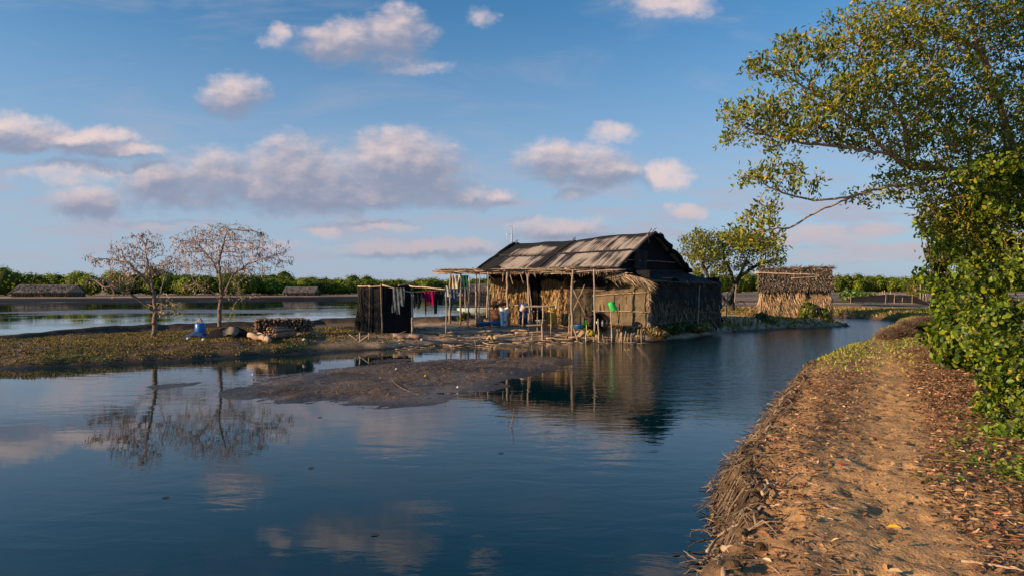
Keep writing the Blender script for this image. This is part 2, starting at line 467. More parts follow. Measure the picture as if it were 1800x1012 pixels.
# ------------------------------------------------------------------ terrain
CANAL = np.array([(-1.6, -1.2), (-1.0, 0), (.2, 2.7), (1.47, 5.2), (2.3, 7.46), (3.15, 9.3), (4.2, 11.2), (5.4, 13.6), (7.3, 17.2), (9.4, 20.5), (12.2, 24.2), (16.8, 31.5), (22.5, 40),
                  (25.3, 45), (25.5, 49.5), (23, 52), (19.5, 52.8), (18.2, 50), (18.0, 46), (20.0, 42.5), (19.4, 39.0), (14.9, 37), (11.6, 34.7), (9.4, 32), (7.6, 29.3), (5.6, 27.9), (2.3, 28),
                  (-1.1, 27.5), (-4.1, 24.9), (-5.9, 23.8), (-8.9, 21.3), (-11.5, 19.7), (-13.9, 18.6), (-30, 16), (-300, 10), (-300, -60), (-30, -60), (-3, -6)])
POND = np.array([(-300, 22), (-30, 24.0), (-18.8, 24.7), (-17.2, 27.2), (-14.9, 30.2), (-10.8, 32.4), (-10.1, 35.4), (-7.8, 36.1), (-4.1, 37.0), (-1.5, 40), (4, 43), (7, 60), (11, 100), (10, 145),
                 (-31, 131), (-60, 112), (-76, 101), (-300, 96)])
PAN = np.array([(24, 122), (110, 118), (150, 122), (160, 205), (26, 210)])
def sd_poly(x, y, poly):
    """distance to boundary, positive outside the water polygon"""
    x = x.ravel(); y = y.ravel()
    d = np.full(x.shape, 1e9); inside = np.zeros(x.shape, bool)
    n = len(poly)
    for i in range(n):
        a = poly[i]; b = poly[(i + 1) % n]; e = b - a
        t = np.clip(((x - a[0]) * e[0] + (y - a[1]) * e[1]) / (e @ e), 0, 1)
        d = np.minimum(d, np.hypot(x - a[0] - t * e[0], y - a[1] - t * e[1]))
        c = ((a[1] > y) != (b[1] > y)) & (x < e[0] * (y - a[1]) / (e[1] if e[1] else 1e-9) + a[0])
        inside ^= c
    return np.where(inside, -d, d)
def line_dist(x, y, pl):
    sh = x.shape; x = x.ravel(); y = y.ravel(); d = np.full(x.shape, 1e9)
    for a, b in zip(pl[:-1], pl[1:]):
        a = np.array(a, float); b = np.array(b, float); e = b - a
        t = np.clip(((x - a[0]) * e[0] + (y - a[1]) * e[1]) / (e @ e), 0, 1)
        d = np.minimum(d, np.hypot(x - a[0] - t * e[0], y - a[1] - t * e[1]))
    return d.reshape(sh)
BERM = [(-40, 22.6), (-19.8, 23.6), (-17.4, 26.4), (-15.0, 29.5), (-10.9, 31.8), (-9.9, 34.7), (-7.7, 35.4), (-4.0, 36.3), (-1.3, 39.3)]
PATH = [(-.2, -1), (.9, 1), (2.3, 4.2), (3.15, 6), (4.9, 8.8), (6.6, 12.0), (9.2, 17), (12.6, 23.5), (17.5, 31), (24, 40), (30, 49)]
def terrain(X, Y):
    sh = X.shape
    jx = fbm(X, Y, .9, 3) * .5; jy = fbm(X + 31, Y, .9, 3) * .5
    near = (Y < 16) & (X > -2)
    e = .22 * fbm(X, Y, 4.0, 3) * near
    k = np.where(near, .6, 1.0)
    sc = sd_poly(X + jx * k + e, Y + jy * k + e, CANAL).reshape(sh)
    sp = np.minimum(sd_poly(X + jx, Y + jy, POND).reshape(sh), sd_poly(X, Y, PAN).reshape(sh))
    s = np.minimum(sc, sp)
    right = (X > 0.456 * Y - 4) & (Y < 60) & ~((X < 20.5) & (Y > 27.5) & (X < 19.5 + .5 * (Y - 40)) & (X < .62 * Y - 3.2)) & (sc < sp)
    rightm = right & (X > .38 * Y - 1.8)
    z = np.where(s < 0, np.clip(s * .55, -.7, 0), 0)
    island = sstep(s, -.02, .55) * .22 + sstep(s, .4, 1.9) * .20
    nearf = 1 - sstep(Y, 12, 22)
    bank = sstep(s, -.02, .30) * (.32 + .1 * nearf) + sstep(s, .25, .9) * .14 + sstep(s, 1.0, 3.0) * .06
    far = sstep(s, 0, 1.5) * .42
    zl = np.where(Y > 62, far, np.where(rightm, bank, island))
    z = z + zl
    z += .46 * np.exp(-(line_dist(X, Y, BERM) / .55) ** 2) * (s > -.2)
    # far dykes between the salt pans
    for yy, x0, x1, hh in ((66, 9, 80, .25), (84, 10, 90, .3), (104, 14, 120, .3), (114, 20, 130, .35), (225, -90, 160, .4)):
        z += hh * np.exp(-((Y - yy - .04 * X - 1.2 * fbm(X, Y * 0, .1, 2)) / 1.1) ** 2) * sstep(X, x0, x0 + 4) * (1 - sstep(X, x1, x1 + 10)) * (s > .4)
    amp = np.where(Y < 60, np.where(rightm, .11, .19), .16) * sstep(s, .1, .8)
    z += amp * fbm(X, Y, .8, 4)
    z += .05 * sstep(s, .15, .6) * fbm(X, Y, 5.0, 3) * (Y < 60)
    z += sstep(s, .02, .2) * (1 - sstep(s, .55, 1.0)) * rightm * (Y < 17) * (.11 * fbm(X, Y, 3.2, 3) + .10 * fbm(X + 7, Y, 9.0, 2))
    # worn middle of the path, foot-marks
    pd = line_dist(X, Y, PATH)
    z -= .035 * np.exp(-(pd / .5) ** 2) * rightm
    z += .035 * fbm(X, Y, 9.0, 2) * rightm * (Y < 16) * sstep(s, .1, .5)
    return z, s, sc, sp, rightm, pd
def gh(x, y):
    a = np.atleast_1d(np.asarray(x, float)).astype(float); b = np.atleast_1d(np.asarray(y, float)).astype(float)
    z = terrain(a, b)[0]
    return z if np.ndim(x) else float(z[0])

xs = np.concatenate([-np.geomspace(1500, 45, 22), np.arange(-44, -19, 1.0), np.arange(-19, .5, .11), np.arange(.5, 9, .05), np.arange(9, 27, .12), np.arange(27, 60, 1.0), np.geomspace(60, 1500, 26)])
ys = np.concatenate([np.arange(-40, -2, 4.0), np.arange(-2, 3.5, .3), np.arange(3.5, 12, .05), np.arange(12, 42, .12), np.arange(42, 60, .25), np.arange(60, 130, 1.2), np.arange(130, 240, 4.0), np.geomspace(240, 2500, 22)])
X, Y = np.meshgrid(xs, ys, indexing='ij')
Z, S, SC, SP, RM, PD = terrain(X, Y)
def lerp(a, b, t): return np.asarray(a, float) + (np.asarray(b, float) - np.asarray(a, float)) * t[..., None]
fr = np.random.default_rng(11); pa = np.array(PATH); cum = np.concatenate([[0], np.cumsum(np.hypot(*np.diff(pa, axis=0).T))])
for k in range(150):        # foot-prints pressed into the sand
    t = 3.0 + 17 * fr.random() ** 1.3; cx = np.interp(t, cum, pa[:, 0]) + fr.normal() * .26; cy = np.interp(t, cum, pa[:, 1]); th = .5 + fr.normal() * .3
    i0, i1 = np.searchsorted(xs, [cx - .4, cx + .4]); j0, j1 = np.searchsorted(ys, [cy - .4, cy + .4])
    ux = (X[i0:i1, j0:j1] - cx); uy = (Y[i0:i1, j0:j1] - cy); a_ = ux * math.sin(th) + uy * math.cos(th); b_ = ux * math.cos(th) - uy * math.sin(th)
    q = (a_ / .13) ** 2 + (b_ / .065) ** 2; Z[i0:i1, j0:j1] += -.020 * np.exp(-q * q) + .008 * np.exp(-((np.sqrt(q) - 1.25) / .3) ** 2)
n1 = fbm(X, Y, .55, 4); n2 = fbm(X + 50, Y, 2.2, 4)
col = np.broadcast_to(np.array([.135, .10, .068]), X.shape + (3,)).copy()
# island: brown earth, olive cover
isl = (~RM) & (Y < 62)
hutz = sstep(X, -8, -4)
islc = lerp([.16, .105, .065], [.12, .11, .04], sstep(n1 + n2 * .5, -.1, .12)) * (1 - hutz[..., None]) + lerp([.52, .36, .22], [.32, .22, .14], sstep(n2, -.1, .15)) * hutz[..., None]
col = np.where(isl[..., None], islc, col)
# right bank: sandy tan path, leaf mould either side, olive cover farther on
pathm = np.exp(-(PD / (.50 + .25 * n1 * 4)) ** 2)
bankc = lerp([.29, .17, .082], [.47, .275, .12], np.clip(pathm * 1.2 + n2 * .6 + .12, 0, 1))
farveg = sstep(Y, 13.5, 19) * (1 - .8 * np.exp(-((PD - .5 * fbm(X, Y, .3, 2)) / .7) ** 2))
bankc = bankc * (1 - farveg[..., None]) + lerp([.26, .16, .07], [.15, .15, .035], sstep(n1 + n2, -.2, .12)) * farveg[..., None]
col = np.where(RM[..., None], bankc, col)
# far flats: pinkish dry salt pans
farc = lerp([.32, .22, .14], [.52, .38, .26], sstep(fbm(X * .25, Y, .13, 4), -.15, .15))
farc = farc * (1 - .35 * sstep(fbm(X * .12, Y, .3, 3), 0, .12)[..., None])
for yy, x0, x1 in ((66, 9, 80), (84, 10, 90), (104, 14, 120), (114, 20, 130)):
    dk_ = np.exp(-((Y + 1.0 - yy - .04 * X - 1.2 * fbm(X, Y * 0, .1, 2)) / 1.0) ** 2) * sstep(X, x0, x0 + 4) * (1 - sstep(X, x1, x1 + 10)); farc = farc * (1 - .8 * dk_[..., None])
fm = sstep(Y, 56, 62)[..., None]
col = col * (1 - fm) + farc * fm
# wet dark mud along shores, painted shade on the far pond bank, dark dyke faces
wet_shade = 1 - sstep(S, .05, np.where(RM, .42 + .2 * (Y < 14), .50 - .2 * hutz) + np.where(Y > 60, 1.2, 0))
wet_shade = wet_shade * (Z < np.where(RM, .47, .34))
wet_shade = np.maximum(wet_shade, (X < 5) * (Y > 90) * (SC > SP) * (1 - sstep(SP + 6 * fbm(X * .1, Y, .2, 2), 15, 20)))  # shade of the pond's far bank, put into the ground colour
col = lerp(col, [.030, .024, .018], np.clip(wet_shade, 0, 1)) if False else col * (1 - wet_shade[..., None]) + np.where(RM[..., None], [.070, .048, .032], np.where((Y > 80)[..., None], [.016, .013, .011], [.036, .029, .022])) * wet_shade[..., None]
bermm = np.exp(-(line_dist(X, Y, BERM) / .8) ** 2) * .95 * (Y < 62)
col = col * (1 - bermm[..., None]) + np.array([.035, .030, .026]) * bermm[..., None]
mb = MB()
nx, ny = X.shape
i, j = np.meshgrid(np.arange(nx - 1), np.arange(ny - 1), indexing='ij')
f = np.stack([i * ny + j, (i + 1) * ny + j, (i + 1) * ny + j + 1, i * ny + j + 1], -1).reshape(-1, 4)
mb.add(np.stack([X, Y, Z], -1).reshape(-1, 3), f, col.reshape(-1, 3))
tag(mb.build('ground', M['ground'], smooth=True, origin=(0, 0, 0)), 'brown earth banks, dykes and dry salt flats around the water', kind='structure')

mb = MB()
mb.add([(-1500, -60, 0), (1500, -60, 0), (1500, 2500, 0), (-1500, 2500, 0)], np.array([[0, 1, 2, 3]]))
tag(mb.build('water', M['water'], origin=(0, 0, 0)), 'dark blue rippled canal and pond water', kind='structure')

# mud flats just breaking the surface ------------------------------------
def mudflat(name, pts, label, h=.05, res=.09, coln=(.105, .074, .048), lump=1.0, z0=None):
    poly = np.array([G(u, v)[:2] for u, v in pts])
    x0, y0 = poly.min(0) - .6; x1, y1 = poly.max(0) + .6
    gx = np.arange(x0, x1, res * 1.2); gy = np.arange(y0, y1, res)
    X, Y = np.meshgrid(gx, gy, indexing='ij')
    s = -sd_poly(X + .55 * fbm(X, Y, 1.3, 4), Y + .9 * fbm(X + 9, Y, 1.1, 4), poly).reshape(X.shape)
    Z = np.where(s < 0, np.clip(s * .25, -.1, 0), h * sstep(s, 0, 1.3)) + (s > -.3) * lump * (.085 * fbm(X, Y, 1.4, 4) + .055 * fbm(X, Y, 6.5, 3)) * sstep(s, -.2, .9)
    mb = MB(); nx, ny = X.shape
    i, j = np.meshgrid(np.arange(nx - 1), np.arange(ny - 1), indexing='ij')
    f = np.stack([i * ny + j, (i + 1) * ny + j, (i + 1) * ny + j + 1, i * ny + j + 1], -1).reshape(-1, 4)
    keep = (Z.reshape(-1)[f] > -.09).any(1)
    n = fbm(X, Y, 1.1, 4)
    c = lerp(np.array(coln) * .55, np.array(coln) * 1.3, sstep(n + Z * 2.5, -.1, .22))
    c = c * (.38 + .62 * sstep(s + .4 * n, .1, .95))[..., None]
    mb.add(np.stack([X, Y, Z], -1).reshape(-1, 3), f[keep], c.reshape(-1, 3))
    return tag(mb.build(name, M['mud'], smooth=True, origin=(0, 0, 0)), label, kind='structure')
mudflat('mudflat', [(378, 695), (400, 685), (455, 667), (560, 650), (640, 641), (760, 633), (850, 629), (950, 625), (1012, 627), (1008, 648), (960, 657), (895, 672), (868, 688), (830, 694), (760, 708), (680, 716), (600, 713), (500, 709), (420, 704)],
        'dark lumpy mud bank lying in the middle of the canal')
mudflat('mudflat', [(256, 678), (300, 673), (362, 672), (350, 679), (290, 683)], 'small low mud bar in the reflection of the bare trees', h=.02, res=.05, lump=.35)
mudflat('mudflat', [(648, 636), (690, 629), (722, 630), (716, 638), (668, 641)], 'small dark mud hump just behind the long mud bank', h=.03, res=.06, lump=.5)
mudflat('mudflat', [(-60, 550), (200, 543), (520, 544), (640, 547), (500, 550), (200, 550)], 'long flat grey mud bar in the pond behind the bare trees', h=.03, res=.45, lump=.25, coln=(.11, .09, .075))

# ------------------------------------------------------------------ trees
def colonize(limbs, attr, di=.9, dk=.16, step=.11, iters=70, grav=0.0, maxn=20000, inert=.35):
    """space colonisation: limbs=list of polylines (first is trunk); returns nodes, parent"""
    nodes = []; par = []
    for pl in limbs:
        pl = [np.array(q, float) for q in pl]
        if nodes:
            d = [np.linalg.norm(n - pl[0]) for n in nodes]; prev = int(np.argmin(d))
        else:
            nodes.append(pl[0]); par.append(-1); prev = 0
        for a, b in zip(pl[:-1], pl[1:]):
            m = max(1, int(np.linalg.norm(b - a) / step))
            for k in range(1, m + 1):
                q = a + (b - a) * k / m + rng.normal(size=3) * step * .11
                nodes.append(q); par.append(prev); prev = len(nodes) - 1
    att = np.array(attr); alive = np.ones(len(att), bool)
    nearest = np.full(len(att), -1); nd = np.full(len(att), 1e9)
    start = 0
    for it in range(iters):
        new = np.array(nodes[start:])
        if len(new) == 0 or not alive.any(): break
        ia = np.where(alive)[0]
        for c in range(0, len(new), 400):
            blk = new[c:c + 400]
            d = np.linalg.norm(att[ia][:, None] - blk[None], axis=2)
            k = d.argmin(1); dm = d[np.arange(len(ia)), k]
            up = dm < nd[ia]
            nd[ia[up]] = dm[up]; nearest[ia[up]] = k[up] + start + c
        start = len(nodes)
        alive &= nd > dk
        ia = np.where(alive & (nd < di))[0]
        if len(ia) == 0:
            di *= 1.6
            if di > 12: break
            # keep nearest table, try again with a larger reach
            ia = np.where(alive & (nd < di))[0]
            if len(ia) == 0: continue
        NA = np.array(nodes)
        g = {}
        dirs = norm(att[ia] - NA[nearest[ia]])
        acc = np.zeros((len(nodes), 3)); cnt = np.zeros(len(nodes))
        np.add.at(acc, nearest[ia], dirs); np.add.at(cnt, nearest[ia], 1)
        for q in np.where(cnt > 0)[0]:
            d = acc[q] / cnt[q] + rng.normal(size=3) * .18 + np.array([0, 0, grav])
            if par[q] >= 0:
                d = d + inert * norm(NA[q] - NA[par[q]])
            nodes.append(NA[q] + norm(d) * step); par.append(int(q))
        if len(nodes) > maxn: break
    return np.array(nodes), np.array(par)
def branch_mesh(nodes, par, rmin, rmax, col, expo=2.3, sides=5, thick_sides=8):
    n = len(nodes); a = np.zeros(n); has = np.zeros(n, bool)
    for k in range(n - 1, 0, -1):
        if a[k] == 0: a[k] = rmin ** expo
        a[par[k]] += a[k]; has[par[k]] = True
    r = a ** (1 / expo); r[0] = r[1]
    r = rmin + (r - rmin) * (rmax - rmin) / max(r.max() - rmin, 1e-6)
    idx = np.arange(1, n); pr = par[1:]
    R0 = np.minimum(r[pr], r[idx] * 1.5); R1 = r[idx]
    ext = norm(nodes[idx] - nodes[pr]) * R1[:, None] * .3
    thick = R1 > rmin * 5
    mt, mt2 = MB(), MB()
    if thick.any(): prisms(mt, nodes[pr][thick], (nodes[idx] + ext)[thick], R0[thick], R1[thick], thick_sides, col)
    if (~thick).any(): prisms(mt2, nodes[pr][~thick], nodes[idx][~thick], R0[~thick], R1[~thick], sides if sides < 5 else 4, col)
    return mt, mt2, r, has
def blob_points(blobs, dens):
    """ellipsoid samples; blobs=(u,v,Y,ru,rv,rY[,w])"""
    out = []
    for b in blobs:
        u, v, Yd, ru, rv, rY = b[:6]; w = b[6] if len(b) > 6 else 1
        m = max(3, int(dens * w * ru * rv / 1000))
        q = norm(rng.normal(size=(m, 3))) * (rng.random((m, 1)) ** .45)
        c = P(u, v, Yd)
        out.append(c + q * np.array([ru / F * Yd, rY, rv / F * Yd]))
    return np.concatenate(out)
GREENS = [(.14, .18, .016), (.21, .23, .02), (.065, .09, .013), (.34, .30, .028), (.60, .36, .03)]
def make_tree(name, label, cat, limbs, blobs, dens, leafL, leafW, per, rmin, rmax, step, dk, di, barkcol, lcols, lw, leafmat='leaf', spread=.1, up=.5, shape='oval', group=None, leafr=1.6, grav=0, seg_par=True):
    root = empty(name, limbs[0][0], label, cat, group)
    att = blob_points(blobs, dens)
    nodes, par = colonize(limbs, att, di, dk, step, 90, grav)
    mt, mt2, r, has = branch_mesh(nodes, par, rmin, rmax, barkcol)
    tr = mt.build('trunk', M['bark'], root, smooth=True)
    mt2.build('branches', M['twig'], root)['kind'] = 'stuff'
    k = np.where(r < rmin * leafr)[0]; k = k[k > 0]
    D0 = norm(nodes[k] - nodes[par[k]])
    C = np.repeat(nodes[k], per, 0); D = np.repeat(D0, per, 0)
    D = norm(D * .8 + rng.normal(size=D.shape) * .75 + np.array([0, 0, up]))
    C = C + rng.normal(size=C.shape) * spread * .5
    m = len(C)
    mb = MB()
    leaves(mb, C, D, leafL * (.7 + .6 * rng.random(m)), leafW * (.75 + .5 * rng.random(m)), pick(lcols, lw, m, .22), shape)
    mb.build('crown', M[leafmat], root)
    print(name, len(nodes), 'nodes', m, 'leaves')
    return root, nodes, par, r

# large overhanging tree at the right
T0 = np.array([9.2, 10.9, .5])
lim = [
    [T0, P(1880, 480, 10.8), P(1850, 400, 10.6), P(1800, 335, 10.4)],
    [P(1800, 335, 10.4), P(1700, 302, 10.0), P(1600, 292, 9.6), P(1565, 272, 9.4), P(1515, 222, 9.2), P(1455, 178, 9.0), P(1385, 135, 8.9)],
    [P(1600, 292, 9.6), P(1588, 215, 9.7), P(1560, 165, 9.7), P(1522, 110, 9.6), P(1490, 55, 9.5)],
    [P(1690, 300, 10.0), P(1630, 322, 9.7), P(1560, 328, 9.5), P(1500, 346, 9.3), P(1440, 370, 9.2), P(1385, 402, 9.1)],
    [P(1500, 346, 9.3), P(1430, 352, 9.3), P(1375, 340, 9.3), P(1345, 325, 9.2)],
    [P(1565, 272, 9.4), P(1480, 258, 9.2), P(1400, 250, 9.1), P(1320, 228, 9.0)],
    [P(1810, 345, 10.4), P(1765, 210, 10.5), P(1725, 90, 10.5), P(1700, 10, 10.4), P(1690, -80, 10.4)],
    [P(1840, 385, 10.5), P(1850, 200, 10.8), P(1840, 50, 10.9), P(1820, -60, 10.9)],
    [P(1725, 90, 10.5), P(1650, 50, 10.1), P(1590, 20, 9.9)],
]
bl = [(1482, 60, 9.4, 36, 55, .7), (1400, 105, 9.0, 70, 38, .7), (1345, 118, 8.9, 40, 22, .5), (1530, 70, 9.6, 70, 55, .8), (1605, 55, 9.8, 80, 65, .9), (1300, 200, 8.9, 38, 26, .5), (1335, 200, 9.0, 55, 30, .6),
      (1400, 200, 9.1, 85, 42, .8), (1285, 240, 8.9, 24, 14, .4), (1480, 165, 9.2, 85, 45, .8), (1365, 242, 9.0, 60, 24, .6), (1560, 150, 9.6, 95, 60, .9), (1650, 160, 10, 80, 70, .9),
      (1700, 40, 10.3, 110, 70, 1), (1790, 60, 10.6, 80, 100, 1), (1700, 200, 10.3, 90, 70, 1), (1690, 370, 10.0, 46, 50, .8), (1740, 410, 10.0, 60, 50, .8), (1750, 290, 10.2, 80, 50, .9), (1850, 330, 10.4, 60, 100, .9), (1790, 230, 10.4, 80, 90, 1), (1640, 255, 9.9, 80, 38, .8), (1555, 235, 9.5, 90, 38, .7), (1470, 225, 9.2, 80, 28, .6),
      (1725, 330, 10, 75, 50, .9), (1790, 380, 9.8, 60, 60, .9), (1360, 305, 9.2, 52, 22, .5, 1.6), (1400, 325, 9.2, 46, 18, .5), (1328, 316, 9.1, 24, 16, .4), (1340, 375, 9.1, 36, 20, .45, 1.8), (1318, 412, 9.0, 44, 22, .45, 2), (1350, 420, 9.0, 34, 16, .4, 2),
      (1300, 420, 8.9, 30, 20, .4), (1530, 345, 9.5, 45, 18, .5, .5), (1600, 330, 9.7, 60, 24, .6, 1.3), (1650, 350, 9.8, 40, 40, .6, 1.4), (1590, 300, 9.6, 50, 22, .5, 1.2), (1640, 300, 9.7, 40, 30, .5, 1.2), (1645, 395, 9.9, 26, 26, .5, 1.2), (1600, -60, 9.9, 140, 70, 1, .5), (1750, -80, 10.5, 140, 90, 1.1, .5), (1880, 150, 10.6, 60, 160, 1, .5)]
make_tree('overhanging_tree', 'large olive-leaved tree at the right leaning out over the path, filling the upper right corner', 'tree', lim, bl, 60, .070, .029, 8, .0030, .080, .085, .115, .8,
          (.34, .23, .15), GREENS, [4, 4, 2.5, 2.2, .35], spread=.10, leafr=2.0)

# tree behind the hut
lim = [[P(1287, 545, 46), P(1285, 528, 46), P(1292, 505, 46), P(1300, 485, 46), P(1312, 462, 46)],
       [P(1286, 538, 46), P(1270, 522, 45.6), P(1256, 508, 45.3), P(1246, 490, 45), P(1236, 462, 45)],
       [P(1292, 505, 46), P(1285, 480, 46.2), P(1272, 452, 46.3)], [P(1300, 485, 46), P(1330, 468, 46), P(1358, 458, 46)]]
bl = [(1235, 420, 45, 38, 16, 1.5), (1214, 446, 45, 20, 17, 1.2), (1245, 448, 45, 44, 20, 1.6), (1290, 428, 46, 60, 24, 1.8), (1330, 436, 46, 46, 24, 1.8), (1272, 470, 46, 42, 14, 1.5), (1330, 466, 46, 45, 14, 1.5), (1368, 456, 46, 14, 12, .8), (1226, 474, 45, 18, 10, .9)]
make_tree('spreading_tree', 'broad bushy tree standing in the gap between the tarpaulin hut and the small thatched hut', 'tree', lim, bl, 170, .19, .11, 11, .008, .21, .26, .3, 1.6,
          (.055, .045, .035), [(.20, .22, .022), (.14, .16, .02), (.32, .28, .035), (.08, .095, .014)], [4, 4, 3, 2], spread=.30, leafr=2.0, shape='diamond')

# two bare pod trees on the island
PODC = [(.48, .35, .27), (.34, .24, .18), (.56, .44, .33), (.2, .14, .1)]
def pod_tree(label, limbs, blobs, dens, pods, seedcols, greens):
    root, nodes, par, r = None, None, None, None
    root = empty('pod_tree', limbs[0][0], label, 'tree', 'bare pod trees on the island')
    nodes, par = colonize(limbs, blob_points(blobs, dens), 1.0, .11, .11, 130, 0, 20000, .9)
    mt, mt2, r, has = branch_mesh(nodes, par, .0065, .088, (.40, .285, .205), 1.55)
    mt.c = [c_ * .5 for c_ in mt.c]; mt.build('trunk', M['bark'], root, smooth=True); mt2.build('branches', M['twig'], root)['kind'] = 'stuff'
    tips = np.where(r < .02)[0]; tips = tips[tips > 0]
    k = rng.choice(tips, pods)
    C = nodes[k] + rng.normal(size=(pods, 3)) * .05
    D = np.array([0, 0, -1.0]) + rng.normal(size=(pods, 3)) * .35
    mb = MB(); leaves(mb, C, D, .11 * (.5 + .8 * rng.random(pods)), .036, pick(PODC, [3, 2, 2, 1.5], pods), 'diamond')
    mb.build('seed_pods', M['dryleaf'], root)['kind'] = 'stuff'
    low = tips[nodes[tips][:, 2] < (2.6)] if greens < 0 else tips
    g = abs(greens); k = rng.choice(low, g)
    mb = MB(); leaves(mb, nodes[k], rng.normal(size=(g, 3)), .13, .05, pick([(.10, .12, .03), (.16, .16, .05)], [1, 1], g), 'diamond')
    mb.build('crown', M['leaf'], root)
    return root
Y2 = 28.0
lim = [[P(386, 574, Y2), P(386, 545, Y2), P(389, 520, Y2), P(387, 488, Y2), P(385, 455, Y2)],
       [P(388, 524, Y2), P(400, 505, Y2 - .3), P(412, 480, Y2 - .5), P(440, 462, Y2 - .7), P(480, 450, Y2 - .8)],
       [P(387, 488, Y2), P(374, 460, Y2 + .3), P(350, 432, Y2 + .5), P(318, 425, Y2 + .6)], [P(385, 460, Y2), P(392, 430, Y2), P(398, 405, Y2)],
       [P(387, 530, Y2), P(372, 512, Y2 - .3), P(345, 500, Y2 - .6)], [P(389, 560, Y2), P(405, 558, Y2 - .1), P(410, 540, Y2 - .1)]]
bl = [(330, 430, Y2, 38, 26, 1.2), (380, 420, Y2, 60, 30, 1.5), (430, 430, Y2, 55, 32, 1.4), (480, 455, Y2, 34, 22, 1), (370, 460, Y2, 60, 28, 1.5), (435, 475, Y2, 50, 20, 1.3), (318, 465, Y2, 34, 20, 1.2),
      (400, 405, Y2, 50, 14, 1), (345, 505, Y2, 36, 12, .9, .8), (420, 515, Y2, 36, 12, .9, .6), (500, 440, Y2, 14, 22, .4, .6)]
pod_tree('bigger of the two bare pod-hung trees on the grassy bank, behind the black covered heap', lim, bl, 135, 3000, PODC, -260)
Y1 = 24.4
lim = [[P(271, 594, Y1), P(272, 566, Y1), P(274, 545, Y1), P(270, 515, Y1), P(264, 485, Y1), P(258, 450, Y1)],
       [P(273, 550, Y1), P(250, 530, Y1 - .3), P(225, 515, Y1 - .5), P(180, 502, Y1 - .7), P(160, 490, Y1 - .7)], [P(270, 515, Y1), P(250, 485, Y1), P(225, 462, Y1), P(190, 455, Y1)],
       [P(272, 540, Y1), P(285, 505, Y1), P(292, 480, Y1)]]
bl = [(232, 440, Y1, 38, 26, 1), (262, 428, Y1, 26, 24, .9), (200, 455, Y1, 34, 14, .8), (290, 468, Y1, 24, 20, .8), (235, 475, Y1, 50, 20, 1), (200, 498, Y1, 50, 12, .8, .7), (165, 455, Y1, 14, 8, .4), (245, 415, Y1, 12, 12, .4, .7), (300, 540, Y1 - .2, 26, 20, .6, .7)]
pod_tree('smaller bare pod tree at the far left of the bank, leaning slightly left', lim, bl, 125, 1700, PODC, -240)

# bare tree far right
lim = [[P(1650, 528, 72), P(1650, 508, 72), P(1646, 494, 72), P(1640, 484, 72)], [P(1650, 505, 72), P(1662, 490, 72)]]
bl = [(1640, 482, 72, 18, 10, 1), (1658, 480, 72, 18, 12, 1)]
make_tree('bare_tree', 'small leafless tree far off beside the wooden gate at the end of the path', 'tree', lim, bl, 400, .14, .05, 1, .012, .12, .3, .3, 2, (.25, .19, .14), [(.2, .15, .08)], [1], leafmat='dryleaf', leafr=1.3, shape='diamond')

# ------------------------------------------------------------------ far mangrove wood
def wood(name, label, rows, seed):
    """rows=(x0,x1,Yfn,count,height,radius)"""
    g = np.random.default_rng(seed)
    mb = MB()
    th = np.linspace(0, 2 * np.pi, 9)[:-1]
    for (x0, x1, y0, y1, cnt, h, rad) in rows:
        for q in range(cnt):
            t = (q + g.random()) / cnt
            x = x0 + (x1 - x0) * t; y = y0 + (y1 - y0) * t + g.normal() * 2.5
            hh = h * (.74 + .36 * g.random()) * (1 + .12 * math.sin(x * .06 + seed)) * (1.24 if g.random() < .10 else 1); rr = rad * (.75 + .5 * g.random())
            zc = .3 + hh * .52
            m = 240
            d = norm(g.normal(size=(m, 3)))
            d[:, 2] = np.where(d[:, 2] < -.3, d[:, 2] * .9, d[:, 2])
            pts = np.array([x, y, zc]) + d * np.array([rr, rr, hh * .5]) * (.86 + .2 * g.random((m, 1)))
            tint = np.array([1, 1, .8]) * (.75 + .5 * g.random())
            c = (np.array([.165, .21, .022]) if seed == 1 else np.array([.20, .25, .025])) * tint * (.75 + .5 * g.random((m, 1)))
            D = norm(np.cross(d, g.normal(size=(m, 3))))
            leaves(mb, pts - D * .2, D, .55, .42, c, 'diamond', nrm=d + g.normal(size=(m, 3)) * .25)
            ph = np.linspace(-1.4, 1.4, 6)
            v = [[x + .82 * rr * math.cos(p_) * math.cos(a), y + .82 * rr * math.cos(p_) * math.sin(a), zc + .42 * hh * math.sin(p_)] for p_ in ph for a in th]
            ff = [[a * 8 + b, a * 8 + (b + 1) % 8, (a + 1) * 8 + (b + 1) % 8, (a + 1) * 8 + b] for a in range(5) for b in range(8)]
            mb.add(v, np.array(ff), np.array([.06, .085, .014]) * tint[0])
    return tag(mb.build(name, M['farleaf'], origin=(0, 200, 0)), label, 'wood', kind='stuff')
wood('mangrove_wood', 'dark green mangrove wood along the far left horizon behind the ponds',
     [(-150, -62, 150, 165, 42, 4.7, 2.8), (-150, -60, 157, 172, 44, 5.3, 3.0), (-66, -22, 172, 205, 26, 4.4, 2.7), (-70, -20, 180, 214, 28, 4.9, 2.9), (-24, 12, 205, 225, 18, 4.7, 2.8), (-26, 20, 214, 235, 20, 5.0, 2.9), (-160, 30, 255, 290, 56, 6.0, 3.6)], 1)
wood('mangrove_wood', 'bright green mangrove wood along the right horizon beyond the salt flats',
     [(14, 80, 235, 240, 44, 5.9, 2.3), (78, 190, 240, 250, 76, 6.3, 2.2), (20, 200, 247, 256, 100, 7.0, 2.5)], 2)

